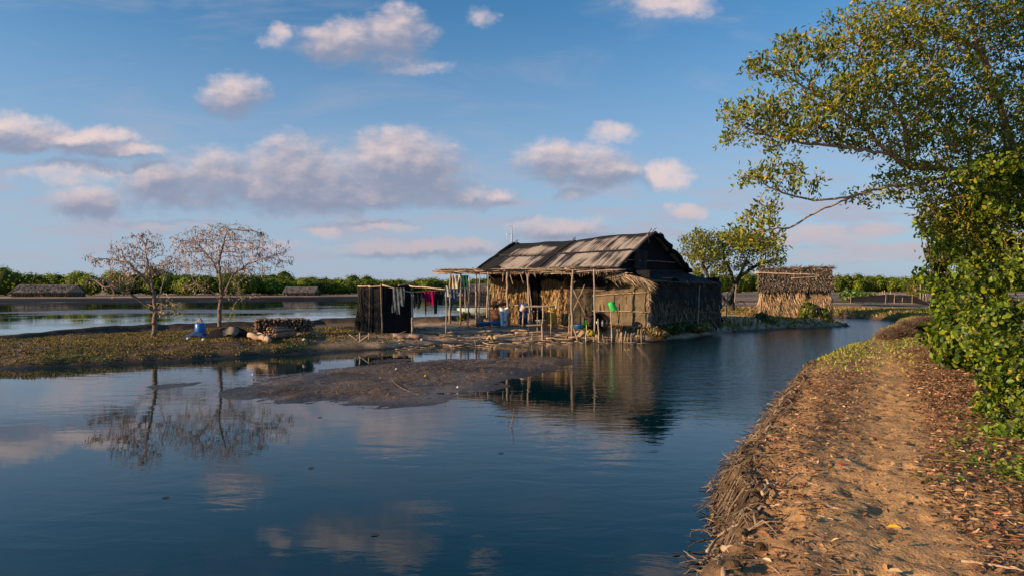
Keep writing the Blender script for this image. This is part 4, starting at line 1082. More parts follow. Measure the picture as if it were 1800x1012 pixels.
bowl('washing_basin', P(851, 572, 31.2), .30, .17, (.02, .15, .42), 'round blue plastic basin on the porch floor behind the left posts', 'basin')
bowl('washing_basin', P(874, 572, 31.2), .25, .2, (.03, .18, .46), 'deeper blue basin just left of the printed white sack', 'basin')
mb = MB(); box(mb, P(864, 567, 31.3), (.13, .16, .22), .2, (.25, .38, .58)); tag(mb.build('plastic_tub', M['plastic']), 'small pale blue square tub between the two blue basins', 'tub')
mb = MB(); box(mb, P(871, 556, 31.9), (.56, .05, .62), -.1, (.36, .17, .08), .01); tag(mb.build('brown_board', M['wood']), 'reddish brown board standing upright under the firewood shelf', 'board')
mb = MB(); box(mb, P(844, 566, 31.3), (.34, .04, .38), .5, (.45, .27, .17), .02); tag(mb.build('cardboard_sheet', M['wood']), 'bent piece of brown cardboard leaning beside the blue basin', 'cardboard')
# firewood and bark heap on the shelf
fw = empty('firewood_shelf', P(876, 560, 32.3), 'low stick shelf stacked with dark bark and split firewood left of the thatched wall', 'shelf')
mb = MB()
for k in range(34):
    u = rng.uniform(864, 892); v = 542 - rng.random() * 17 * math.sin((u - 860) / 36 * 3.0); q = P(u, v, 32.2 + rng.uniform(-.3, .3)); d = norm(rng.normal(size=3) * [1, .6, .35])
    pole(mb, q - d * .18, q + d * .18, rng.uniform(.03, .07), bend=.04, seg=3, sides=6, col=np.array([.26, .15, .08]) * rng.uniform(.35, 1.6))
mb.build('firewood', M['wood'], fw)
for u in (869, 889): mb = MB(); pole(mb, P(u, 565, 32), P(u, 541, 32), .03, bend=.01, col=(.4, .3, .2)); mb.build('leg', M['wood'], fw)
for k, (u, v) in enumerate(((880, 546), (887, 545), (883, 553))):
    mb = MB(); lathe(mb, P(u, v, 31.4), [(.04, -.2), (.09, -.12), (.075, .05), (.05, .2), (0, .24)], 10, (.45, .20, .07), (rng.uniform(-.2, .2), 0, 1)); tag(mb.build('dried_husk', M['thatch'], smooth=True), 'orange brown dried husk hanging below the firewood above the printed sack', 'husk', 'dried husks above the printed sack')

# green jug upside down on a stake
gj = empty('green_jug', P(1077, 545, 27.9), 'bright green plastic jug hung upside down on a stake before the canvas wall', 'jug')
ax = np.array([-.45, -.1, .85]); mb = MB(); lathe(mb, P(1080, 545, 27.9), [(.145, 0), (.15, .02), (.135, .2), (.12, .36), (.10, .38), (0, .38)], 20, (.03, .52, .09), ax); mb.build('body', M['plastic'], gj, smooth=True)
mb = MB(); lathe(mb, P(1080, 545, 27.9) + norm(ax) * -.004, [(.12, 0), (.0, .05)], 16, (.01, .16, .04), ax, cap=False); mb.build('mouth', M['plastic'], gj)
mb = MB(); q = P(1083, 540, 27.85); tube(mb, [q, q + [.1, -.02, 0], q + [.11, -.02, -.1], q + [.05, 0, -.14]], .015, 6, (.03, .45, .08)); mb.build('handle', M['plastic'], gj)
bowl('rusty_basin', P(1058, 572, 28.6), .42, .42, (.025, .02, .018), 'large black soot-covered pan tipped towards the viewer beside the canvas wall', 'pan', 'metal', (-.3, -.75, .55))
mb = MB(); lathe(mb, P(1059, 573, 28.0), [(.05, 0), (.055, .17), (.03, .22), (.03, .26), (.0, .26)], 12, (.36, .33, .3)); tag(mb.build('plastic_bottle', M['plastic'], smooth=True), 'dirty white plastic bottle standing in front of the black pan', 'bottle')
mb = MB(); lathe(mb, P(1049, 570, 28.1), [(.03, 0), (.03, .11), (.015, .14), (.0, .15)], 10, (.7, .7, .72)); tag(mb.build('plastic_bottle', M['plastic'], smooth=True), 'tiny bright white bottle tied to the thin right porch post', 'bottle')
mb = MB(); box(mb, P(1035, 572, 28.5) + [0, 0, .1], (.45, .3, .5), .3, (.10, .055, .04), .03); tag(mb.build('dark_crate', M['wood']), 'dark reddish brown box between the two right porch posts', 'box')
sack('yellow_bag', P(1038, 589, 27.75), .32, .18, .22, (.62, .42, .02), 'crumpled bright yellow plastic bag hanging low on the bank below the dark box', 'bag', 'plastic')
bowl('washing_basin', P(1019, 577, 28.0), .25, .16, (.01, .14, .42), 'blue basin beside a green plant right of the tall pale post', 'basin')
mb = MB(); n = 60; c_ = P(1027, 574, 27.9); leaves(mb, c_ + rng.normal(size=(n, 3)) * [.06, .06, .08], rng.normal(size=(n, 3)) + [0, 0, .6], .13, .07, pick([(.06, .22, .02), (.1, .3, .03)], [1, 1], n)); tag(mb.build('small_plant', M['leaf']), 'small bright green plant growing beside the right-hand blue basin', 'plant')

# platform of logs along the water
def log(u0, v0, Y0, u1, v1, Y1_, r, label, col, group=None, cat='log'):
    mb = MB(); pole(mb, P(u0, v0, Y0), P(u1, v1, Y1_), r, bend=.012, sides=9, seg=8, col=col); return tag(mb.build('log' if cat == 'log' else cat, M['wood'], smooth=True), label, cat, group)
LG = 'logs and poles edging the platform'; LL = 'pale weathered pole lying along the muddy water edge in front of the porch'
for (u0, v0, u1, v1, Yd, r_) in ((735, 583, 800, 585, 27.6, .05), (790, 583, 868, 581, 28.2, .05), (830, 588, 880, 586, 28.2, .06), (858, 583, 930, 580, 28.8, .055), (868, 590, 905, 587, 28.3, .045), (905, 585, 960, 583, 28.6, .05), (952, 584, 1000, 586, 28.4, .05), (948, 590, 1004, 591, 28.2, .045), (960, 594, 1005, 597, 28.0, .04), (1000, 592, 1075, 594, 28.0, .035), (975, 588, 1040, 584, 28.5, .04), (772, 588, 812, 590, 27.4, .035)):
    log(u0, v0, Yd, u1, v1, Yd + rng.uniform(-.2, .2), r_, LL, np.array([.40, .29, .19]) * rng.uniform(.6, 1.25), LG)
log(857, 592, 27.7, 873, 593, 27.7, .085, 'short thick cut log with a pale round end on the mud before the platform', (.52, .38, .2))
log(605 + 86, 590, 26.2, 742, 591, 26.2, .09, 'weathered grey log half sunk in the mud right of the black screen', (.30, .22, .16))
log(462, 592, 23.6, 474, 597, 23.2, .10, 'short stub of pale log beside the long pale log', (.45, .33, .22))
# woven mat bank facing below the right posts
mb = MB()
def fn(U, V):
    u = 1008 + 78 * U; Yd = 28.1; return np.stack([(u - 900) / F * Yd, Yd + .08 * np.sin(U * 20) + .5 * V, -.05 + (.42 + .12 * np.sin(U * 3) + .1 * U ** 4) * V], -1)
grid(mb, fn, 50, 8, (.36, .26, .15)); tag(mb.build('woven_mat', M['thatch']), 'brown woven matting that holds the bank below the green jug', 'matting')
# stakes
SL = 'short rough stake driven upright at the water edge below the canvas wall'; SG = 'short stakes below the canvas wall'
for u in (1087, 1093, 1097, 1104, 1109, 1112, 1119, 1128, 1130, 1133, 1083, 1123, 1099, 1068, 1061, 1089, 1116):
    v1 = rng.uniform(577, 586) if u > 1080 else 587; q = P(u, 602, 27.6 + rng.uniform(-.15, .25)); mb = MB(); pole(mb, q, q + [rng.uniform(-.08, .08), 0, (602 - v1) / F * 27.7], rng.uniform(.025, .042), bend=.02, seg=4, col=np.array([.38, .28, .18]) * rng.uniform(.4, 1.05))
    tag(mb.build('stake', M['wood'], smooth=True), SL, 'stake', SG)
for u, v1, lb in ((1030, 570, 'thin upright stick in the water below the dark box'), (1053, 560, 'thin upright stick in the water in front of the black pan'), (1075, 545, 'tall thin stake that carries the green jug')):
    q = P(u, 602, 27.6); mb = MB(); pole(mb, q, q + [rng.uniform(-.05, .05), 0.1, (602 - v1) / F * 27.6], .028, bend=.012, seg=5, col=(.46, .36, .24)); tag(mb.build('stake', M['wood'], smooth=True), lb, 'stake')
SL = 'short pale stake upright before the straw bank at the water edge between the huts'; SG = 'stakes between the two huts'
for u in list(np.linspace(1273, 1334, 22) + rng.normal(size=22) * 1.2):
    Yd = 36.3; v1 = rng.uniform(556, 565); q = P(u, 582, Yd - (u > 1300) * .0 + rng.uniform(-.3, .3)); mb = MB(); pole(mb, q, q + [rng.uniform(-.1, .1), 0, (582 - v1) / F * Yd], rng.uniform(.035, .055), bend=.02, seg=4, col=np.array([.50, .36, .20]) * rng.uniform(.6, 1.15))
    tag(mb.build('stake', M['wood'], smooth=True), SL, 'stake', SG)
mb = MB(); n = 900; t = rng.random(n); u = 1272 + 50 * t; Yd = 36.6; C = np.stack([(u - 900) / F * Yd, Yd - .1 * rng.random(n), .15 + .45 * rng.random(n)], -1)
strands(mb, C, np.array([0, -.3, -1.0]), .3, .05, [(.52, .34, .16), (.40, .25, .12), (.6, .42, .22)], jd=.35); mb.n and tag(mb.build('straw_bank', M['thatch']), 'orange straw packed behind the row of stakes between the two huts', 'straw')
for (u0, v0, u1, v1, Yd) in ((1280, 512, 1276, 560, 38), (1263, 512, 1262, 570, 36), (1294, 500, 1291, 535, 40), (1255, 555, 1292, 505, 37), (1352, 556, 1352, 582, 38.5), (1336, 548, 1336, 565, 38.5), (1322, 556, 1321, 566, 38)):
    mb = MB(); pole(mb, P(u1, v1 + 3, Yd), P(u0, v0, Yd), .04, bend=.02, col=(.26, .21, .16)); tag(mb.build('fence_pole', M['wood'], smooth=True), 'grey-brown pole of the broken fence in the shaded gap between the two huts', 'pole', 'broken fence poles between the huts')

# ------------------------------------------------------------------ black bathing screen and washing line
scr = empty('bathing_screen', P(672, 585, 27.2), 'square washing enclosure hung with black plastic sheets at the left of the porch', 'screen')
def sheet(name, q0, q1, zt, zb, folds=.04, seed=0, flare=0.0, mat='black_tarp', parent=None, nx=30, nz=24):
    mb = MB(); q0 = np.array(q0, float); q1 = np.array(q1, float); d = norm(q1 - q0); nn = np.array([-d[1], d[0]])
    def fn(U, V):
        x = q0[0] + (q1[0] - q0[0]) * U - flare * V ** 2 * (1 - U) * d[0]; y = q0[1] + (q1[1] - q0[1]) * U - flare * V ** 2 * (1 - U) * d[1]
        w = folds * (fbm(U * 6 + seed, V * 1.5, 1, 4) * 2) * (.3 + V) + folds * .22 * np.sin(U * 26 + seed + 2 * V) * (.2 + .8 * V)
        return np.stack([x + nn[0] * w, y + nn[1] * w, zt + (zb - zt) * V + .04 * np.sin(np.pi * U * 3) * (V < .01)], -1)
    grid(mb, fn, nx, nz); return mb.build(name, M[mat], parent, smooth=True)
a_, b_, c_, d_ = P(631, 583, 27.8)[:2], P(650, 583, 27.0)[:2], P(672, 584, 26.8)[:2], P(722, 584, 27.2)[:2]
e_, f_ = P(720, 583, 29.3)[:2], P(632, 583, 29.6)[:2]
sheet('plastic_sheet', a_, b_, 2.28, .40, .10, 3, .25, 'black_tarp', scr); sheet('plastic_sheet', b_, c_, 2.2, .45, .03, 5, 0, 'black_tarp', scr); sheet('plastic_sheet', c_, d_, 2.25, .42, .03, 8, 0, 'black_tarp', scr)
sheet('plastic_sheet', d_, e_, 2.25, .42, .04, 11, 0, 'black_tarp', scr); sheet('plastic_sheet', e_, f_, 2.3, .42, .04, 14, 0, 'black_tarp', scr); sheet('plastic_sheet', f_, a_, 2.28, .42, .06, 18, 0, 'black_tarp', scr)
for (u0, v0, u1, v1, Yd) in ((650, 500, 649, 583, 26.9), (669, 499, 672, 584, 26.7), (634, 506, 621, 583, 27.3), (725, 512, 724, 585, 26.7), (629, 505, 633, 545, 27.5), (720, 500, 720, 582, 29.3)):
    mb = MB(); pole(mb, P(u1, v1 + 3, Yd), P(u0, v0, Yd), .026 if u0 < 700 else .042, bend=.012, col=np.array(WOODC) * (.28 if u0 < 660 else (.6 if u0 < 700 else 1.0))); mb.build('post', M['wood'], scr, smooth=True)
for q0, q1, r_ in ((P(629, 503, 27.4), P(652, 503, 26.9), .022), (P(648, 504, 26.9), P(675, 502, 26.7), .022), (P(672, 501, 26.7), P(727, 514, 26.6), .028)):
    mb = MB(); pole(mb, q0, q1, r_, bend=.01, col=(.48, .38, .28)); mb.build('crossbar', M['wood'], scr, smooth=True)
cl = empty('clothesline', P(784, 583, 26.9), 'washing line of thin poles strung from the black screen to the porch posts', 'clothesline')
for q0, q1, r_, nm in ((P(720, 503, 28.6), P(788, 509, 27.2), .026, 'rail'), (P(725, 513, 26.65), P(786, 509, 27.0), .010, 'rope'), (P(783, 509, 27.1), P(833, 505, 29.2), .022, 'rail'), (P(784, 586, 26.9), P(784, 505, 26.9), .032, 'post'), (P(700, 502, 27.6), P(716, 500, 27.8), .02, 'rail')):
    mb = MB(); pole(mb, q0, q1, r_, bend=.008, col=(.5, .4, .3) if nm != 'post' else (.3, .24, .19)); mb.build(nm, M['wood'], cl, smooth=True)
def garment(name, panels, Yd, col, label, cat='clothes', folds=.03, col2=None):
    """panels: list of rows [(v, uL, uR), ...] hung at distance Yd"""
    mb = MB(); sd = rng.uniform(0, 50)
    for rows in panels:
        rows = np.array(rows, float)
        def fn(U, V, rows=rows):
            k = V * (len(rows) - 1); v = np.interp(k, np.arange(len(rows)), rows[:, 0]); l = np.interp(k, np.arange(len(rows)), rows[:, 1]); r = np.interp(k, np.arange(len(rows)), rows[:, 2])
            u = l + (r - l) * U; x = (u - 900) / F * Yd; z = CAM_H - (v - 506) / F * Yd
            w = folds * np.sin(x * 45 + sd + z * 4) * .5 + folds * fbm(x * 7 + sd, z * 5, 1, 3) * 2.2
            return np.stack([x, Yd - .03 + w, z], -1)
        grid(mb, fn, 16, 4 * len(rows), col)
    return tag(mb.build(name, M['cloth'], smooth=True), label, cat)
garment('grey_trousers', [[(506, 690.5, 711), (520, 691, 711.5), (532, 691, 711)], [(530, 690, 698), (540, 689, 696), (549, 689, 693.5)], [(530, 694, 703), (540, 695, 703), (552, 697.5, 703)], [(531, 703, 711.5), (536, 704, 711), (538, 708, 711)]], 26.55, (.125, .14, .145), 'worn grey trousers hanging against the black screen')
garment('black_leggings', [[(513, 727, 746), (520, 728, 744), (526, 728, 742)], [(525, 728, 734), (534, 727.5, 732), (542, 727, 729)], [(525, 735, 742), (533, 735, 740), (542, 734, 737.5)]], 26.7, (.012, .013, .018), 'short black leggings hanging just right of the screen post')
garment('magenta_shirt', [[(511.5, 744, 765), (518, 744, 764.5), (526, 747, 764), (531, 753, 763), (536, 759, 762)], [(518, 743, 750), (524, 744, 748)]], 26.8, (.30, .008, .065), 'deep magenta cloth hanging to a point on the washing line', )
garment('red_scarf', [[(524, 747, 751), (532, 746.5, 750.5), (545, 747, 750), (555, 748.5, 749.5)]], 26.9, (.55, .015, .02), 'narrow bright red strip of cloth hanging below the magenta cloth')
garment('dark_green_trousers', [[(510.5, 763.5, 783), (520, 764, 781), (526, 764, 779)], [(525, 763, 769), (538, 763, 768.5), (551, 763, 768.5)], [(525, 770, 779), (531, 770.5, 777), (535, 771, 776)]], 26.95, (.014, .026, .024), 'dark green trousers with one long leg beside the line post')
garment('knotted_cloth', [[(502, 783, 786), (506, 781.5, 787.5), (512, 783, 789), (521, 785, 790)]], 26.85, (.42, .40, .36), 'pale cloth knotted round the head of the line post')
garment('blue_grey_jeans', [[(508, 791, 808), (518, 791, 805), (526, 791, 802)], [(525, 791, 800), (538, 791, 795.5), (546, 790.5, 793)]], 27.9, (.085, .105, .15), 'blue grey jeans hanging from the rail by the first porch post')
garment('cream_shirt', [[(484, 796, 805), (494, 795, 804), (508, 794, 803.5)]], 32.6, (.62, .50, .32), 'cream shirt hanging under the left end of the porch roof')
garment('white_towel', [[(483, 804, 807.5), (496, 803, 806.5), (507, 802, 804.5)]], 32.5, (.66, .62, .58), 'white towel hanging right beside the cream shirt')
garment('green_shirt', [[(484, 812, 824), (496, 812.5, 822), (506, 813, 821)], [(500, 818, 823), (515, 819, 822.5), (527, 820, 822.5)]], 32.2, (.02, .085, .05), 'dark green shirt hanging between the left porch posts')
garment('turquoise_cloth', [[(484, 809.5, 813), (500, 810, 813.5), (516, 811, 813)]], 32.3, (.12, .30, .27), 'narrow turquoise cloth hanging beside the dark green shirt')
garment('blue_cloth', [[(510, 813.5, 817), (516, 814, 817), (522, 813, 815.5)]], 31.9, (.03, .14, .42), 'small bright blue cloth hanging below the turquoise cloth')

# tripod of sticks
tp = empty('stick_tripod', P(635, 606, 24.8), 'thin leaning sticks tied in a cross over the mud before the black screen', 'sticks')
for (u0, v0, u1, v1, Yd, r_) in ((632, 584, 635, 621, 24.9, .026), (603, 621, 652, 586, 24.7, .02), (613, 587, 660, 618, 25.0, .012), (648, 585, 647, 606, 25.2, .015)):
    mb = MB(); pole(mb, P(u0, v0, Yd), P(u1, v1, Yd), r_, bend=.012, col=(.50, .38, .26)); mb.build('stick', M['wood'], tp, smooth=True)

# ------------------------------------------------------------------ firewood
def stick_stack(u0, v0, Yd, L, nrow, ncol, r, ang, label, group, wdt):
    base = P(u0, v0, Yd); d = np.array([math.cos(ang), math.sin(ang), 0]); s_ = np.array([-d[1], d[0], 0])
    protos = []
    for k in range(6):
        mb = MB(); pole(mb, -s_ * wdt / 2, s_ * wdt / 2, r, r * .85, bend=.015, seg=4, sides=7, col=np.array([.26, .16, .10]) * rng.uniform(.5, 1.25)); 
        o = mb.build('firewood_stick', M['wood'], origin=(0, 0, 0)); protos.append(o)
    first = [True] * 6
    for rr in range(nrow):
        topw = ncol - int(max(0, (rr - nrow * .55)) * 1.2) - (rng.random() < .3)
        for c in range(topw):
            k = rng.integers(6); src = protos[k]
            if first[k]: o = src; first[k] = False
            else: o = src.copy(); COL.objects.link(o)
            q = base + d * (c * r * 2.02 + (rr % 2) * r + rng.normal() * r * .2) + np.array([0, 0, r + rr * r * 1.72 + rng.normal() * r * .15]) + s_ * rng.normal() * .06
            o.location = [float(x) for x in q]; o.rotation_euler = (0, 0, float(rng.normal() * .05)); WP[o] = q
            tag(o, label, 'firewood', group)
    for k in range(6):
        if first[k]: bpy.data.objects.remove(protos[k])
FL = 'split stick of brown firewood in the long neat stack right of the bare trees'
stick_stack(449, 584, 25.0, 0, 8, 28, .036, .42, FL, 'firewood sticks in the long stack', .9)
bd = empty('firewood_bundle', P(480, 592, 24.2), 'small round bundle of cut sticks lying end-on before the long firewood stack', 'firewood')
for k in range(34):
    th = rng.uniform(0, 6.28); rr = .24 * math.sqrt(rng.random()); q = P(483, 586, 24.1) + [rr * math.cos(th), 0, max(rr * math.sin(th), -.15)]
    mb = MB(); pole(mb, q + [-.1, -.18, rng.normal() * .02], q + [.35, .6, rng.normal() * .02], .034, bend=.01, seg=2, sides=6, col=np.array([.36, .22, .14]) * rng.uniform(.5, 1.3)); mb.build('stick', M['wood'], bd)
mb = MB(); pole(mb, P(436, 589, 24.0), P(473, 595, 23.7), .09, .085, bend=.01, sides=12, col=(.52, .36, .24)); tag(mb.build('log', M['wood'], smooth=True), 'long thick pale log lying on the grass in front of the firewood stack', 'log')
mb = MB(); pole(mb, P(445, 585, 24.9), P(468, 590, 24.0), .035, bend=.02, col=(.48, .34, .22)); tag(mb.build('branch', M['wood']), 'thin bare branch lying on top of the long thick log', 'branch')
mb = MB(); pole(mb, P(514, 587, 25.0), P(532, 588, 25.0), .07, bend=.01, col=(.5, .30, .18)); tag(mb.build('log', M['wood'], smooth=True), 'short reddish log lying right of the stick bundle', 'log')
for k in range(9):
    q = P(rng.uniform(544, 560), rng.uniform(583, 587), 25.4); d = norm(rng.normal(size=3) * [1, .5, .1]); mb = MB(); pole(mb, q - d * .12, q + d * .12, .03, bend=.02, seg=2, sides=6, col=np.array([.42, .3, .2]) * rng.uniform(.6, 1.3)); tag(mb.build('wood_chunk', M['wood']), 'small chunk of split wood scattered on the grass right of the firewood stack', 'wood', 'wood chunks right of the stack')
# covered heap
mb = MB(); hc = P(397, 596, 24.2)
def fn(U, V):
    x = (U - .5) * 1.45; prof = np.sin(np.pi * V) ** .55 * np.clip(np.sin(np.pi * np.clip(U, .0, 1)) ** .4, 0, 1)
    return np.stack([hc[0] + x + .06 * fbm(U * 5, V * 5, 1, 3), hc[1] + (V - .35) * 1.1, hc[2] + .50 * prof * (1 + .9 * fbm(U * 4, V * 3, 1, 5)) - .03], -1)
grid(mb, fn, 50, 26); hp = tag(mb.build('covered_heap', M['black_tarp'], smooth=True), 'dark heap under a sooty tarpaulin at the foot of the bigger bare tree', 'heap')
mb = MB()
def fn(U, V): return np.stack([hc[0] + .30 + (U - .5) * .40 * (1 + .4 * np.sin(V * 3)), hc[1] - .40 + .16 * V + .05 * np.sin(U * 7), hc[2] + .16 + .26 * V + .05 * np.sin(U * 3) + .03 * fbm(U * 6, V * 6, 1, 3)], -1)
grid(mb, fn, 12, 10, (.20, .17, .13)); mb.build('pale_rag', M['cloth'], hp, smooth=True)
mb = MB()
c0 = G(347, 592, .45)
grid(mb, lambda U, V: np.stack([c0[0] + (U - .5) * .75, c0[1] + (V - .5) * .5, c0[2] + .05 + .14 * np.sin(np.pi * U) ** .6 * np.sin(np.pi * V) ** .6 + .10 * fbm(U * 5, V * 5, 1, 3)], -1), 16, 12, (.03, .08, .20)); tag(mb.build('blue_sheet', M['cloth'], smooth=True), 'crumpled dark blue sheet on the grass left of the covered heap', 'sheet')
for u, v, lb, cc in ((331, 596, 'small white scrap of litter on the grass below the blue jerrycan', (.6, .6, .6)), (358, 598, 'round white scrap of litter on the grass just below the blue sheet', (.65, .63, .6)), (535, 598, 'tiny white scrap of litter on the grass below the short reddish log', (.6, .55, .5)), (742, 598, 'pinkish stone on the mud below the line post', (.5, .34, .26)), (660, 583, 'flat pale stone beside the black screen foot', (.45, .35, .25))):
    mb = MB(); q = G(u, v, .42); lathe(mb, q, [(.05, 0), (.07, .03), (.04, .07), (0, .08)], 7, cc); tag(mb.build('litter_scrap' if 'litter' in lb else 'stone', M['cloth']), lb, 'litter' if 'litter' in lb else 'stone')
# stump branch by tree 2 is part of the tree; tiny boat by the pond
bt = empty('rowing_boat', P(842, 556, 35.5), 'small pale turquoise boat hull drawn up on the pond bank behind the porch posts', 'boat')
mb = MB()
def fn(U, V):
    t = (U - .5) * 2; w = .34 * (1 - np.abs(t) ** 2.4); th = (V - .5) * np.pi
    return np.stack([bt.location[0] + t * 1.15, bt.location[1] + w * np.sin(th) * 1.0, bt.location[2] + .42 - (.36 - .28 * np.abs(t) ** 3) * np.cos(th)], -1)
grid(mb, fn, 26, 12, lambda U, V: np.where((np.abs(V - .5) > .3)[..., None], np.array([.45, .62, .62]), np.array([.30, .42, .42]))); mb.build('hull', M['plastic'], bt, smooth=True)
mb = MB(); tube(mb, [fn(np.array(u), np.array(0.0)) for u in np.linspace(0.02, .98, 16)], .02, 6, (.7, .72, .7)); mb.build('gunwale', M['wood'], bt)
mb = MB(); tube(mb, [fn(np.array(u), np.array(1.0)) for u in np.linspace(0.02, .98, 16)], .02, 6, (.7, .72, .7)); mb.build('gunwale', M['wood'], bt)
# cart wheel by the spreading tree
mb = MB(); c0 = P(1302, 537, 44); whl = empty('cart_wheel', c0 + [0, 0, -.3], 'small dark spoked wheel standing right of the spreading tree trunk', 'wheel')
tube(mb, [c0 + np.array([.3 * math.cos(t), 0, .3 * math.sin(t)]) for t in np.linspace(0, 2 * np.pi, 21)], .03, 6, (.03, .028, .025), caps=False); mb.build('tyre', M['plastic'], whl)
mb = MB()
for k in range(4): t = k * math.pi / 4; pole(mb, c0 + np.array([.29 * math.cos(t), 0, .29 * math.sin(t)]), c0 - np.array([.29 * math.cos(t), 0, .29 * math.sin(t)]), .01, bend=0, seg=2, sides=4, col=(.05, .045, .04))
mb.build('spokes', M['metal'], whl)

# ------------------------------------------------------------------ small thatched hut
sh = empty('thatched_hut', (17.2, 41.6, .42), 'small square hut with shaggy grey palm roof and pale straw walls near the canal bend', 'hut')
xL, xR, yF, yB = 15.35, 19.1, 41.0, 43.3
STR = [(.50, .35, .20), (.40, .27, .155), (.31, .205, .12), (.60, .45, .28), (.20, .135, .08)]
mb = MB()
grid(mb, lambda U, V: np.stack([xL + (xR - xL) * U, yF + .03 + .05 * fbm(U * 8, V * 3, 1, 2), .35 + 1.45 * V], -1), 20, 8, (.20, .14, .085))
n = 7000; x = xL + (xR - xL) * rng.random(n); tier = rng.integers(0, 2, n); z = np.where(tier == 0, 1.14, 1.82 + .0 * x) - rng.random(n) ** 1.5 * .7 + .12 * fbm(x, x * 0, 2, 2)
z = np.minimum(z, np.where(x > 17.7, 1.50 + (x - 17.7) * .22, 2.15)); C = np.stack([x, yF - .02 - .10 * rng.random(n), z], -1)
strands(mb, C, np.array([.22, -.08, -1.0]), .50, .028, STR, [3, 3, 2, 3, 1], jd=.13); mb.build('straw_wall', M['thatch'], sh)
mb = MB(); n = 900; x = xL + (xR - xL) * rng.random(n) ** 1.3; C = np.stack([x, yF - .05 - .05 * rng.random(n), 2.12 - .05 * rng.random(n)], -1); strands(mb, C[x < 17.8], np.array([.08, -.05, -1.0]), .55, .05, STR, jd=.2); mb.build('straw_curtain', M['thatch'], sh)
for (A, B, nr) in (((xL, yF), (xL, yB), (-1, 0, 0)), ((xR, yF), (xR, yB), (1, 0, 0)), ((xL, yB), (xR, yB), (0, 1, 0))):
    mb = MB(); thatch_panel(mb, A, B, .35, 2.1, 700, nr, L=.6, W=.045, cols=STR); mb.build('straw_wall', M['thatch'], sh)
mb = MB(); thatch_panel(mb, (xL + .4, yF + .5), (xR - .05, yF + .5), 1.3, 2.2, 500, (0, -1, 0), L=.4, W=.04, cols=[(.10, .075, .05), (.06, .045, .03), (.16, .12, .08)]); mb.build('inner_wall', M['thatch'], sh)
def sroof(sg, nm):
    mb = MB()
    def fn(U, V):
        y = (yF - .35) * (1 - V) + 42.15 * V if sg > 0 else (yB + .35) * (1 - V) + 42.15 * V
        x = xL - .2 + (xR - xL + .42) * U + .0 * V
        z = 2.02 + 1.28 * V ** .85 + .09 * U + .10 * fbm(U * 7, V * 4, 1, 4) - .12 * np.exp(-((U - 1.0) / .12) ** 2)
        return np.stack([x, y, z], -1)
    grid(mb, fn, 40, 16, (.10, .078, .058))
    n = 5200 if sg > 0 else 1500; U = rng.random(n); V = rng.random(n) * 1.0; C = fn(U, V) + [0, 0, .03] + rng.random((n, 1)) * [0, 0, .07]
    strands(mb, C, np.array([.0, -sg * .80, -.62]), .30, .04, GREYTH + [(.34, .27, .20), (.26, .2, .15)], jd=.24); return mb.build(nm, M['thatch'], sh)
r1 = sroof(1, 'roof'); r2 = sroof(-1, 'roof'); r2['label'] = 'rear slope of the thatched roof'
mb = MB(); n = 700; x = xL - .2 + 4.15 * rng.random(n); strands(mb, np.stack([x, 42.15 + rng.normal(size=n) * .12, 3.32 + .09 * (x - 15) / 4 + .05 * rng.random(n)], -1), np.array([.8, 0, -.05]), .36, .04, GREYTH, jd=.3); mb.build('ridge_thatch', M['thatch'], r1)
for q0, q1, r_ in ((P(1330, 479, 41.6), P(1428, 483, 41.5), .05), (P(1425, 482, 41.6), P(1467, 489, 41.5), .045), (P(1395, 489, 41.2), P(1442, 486, 41.2), .025), (P(1326, 477, 42), P(1380, 476, 42), .03)):
    mb = MB(); pole(mb, q0, q1, r_, bend=.012, seg=8, col=(.42, .32, .23)); mb.build('ridge_pole', M['wood'], r1, smooth=True)
for (x, z1) in ((xL - .05, 2.2), (xR - .02, 2.15), (16.9, 2.1), (18.4, 2.1)):
    mb = MB(); pole(mb, (x, yF - .02 + (.08 if 16 < x < 19 else 0), .3), (x, yF - .02 + (.08 if 16 < x < 19 else 0), z1), .05, bend=.01, col=(.25, .18, .12)); mb.build('post', M['wood'], sh)
mb = MB(); pole(mb, (xL, yF - .15, 1.14), (xR, yF - .15, 1.20), .02, bend=.004, seg=8, col=(.28, .19, .12)); mb.build('batten', M['wood'], sh)
mb = MB()
def fn(U, V): return np.stack([18.0 + 1.05 * U, yF + .05 + .04 * np.sin(9 * U), 1.62 + .25 * U * .8 + .42 * V * (1 - .2 * U)], -1)
grid(mb, fn, 12, 6, (.28, .22, .15)); mb.build('sacking_flap', M['cloth'], sh, smooth=True)

sh.rotation_euler = (0, 0, R(-20))
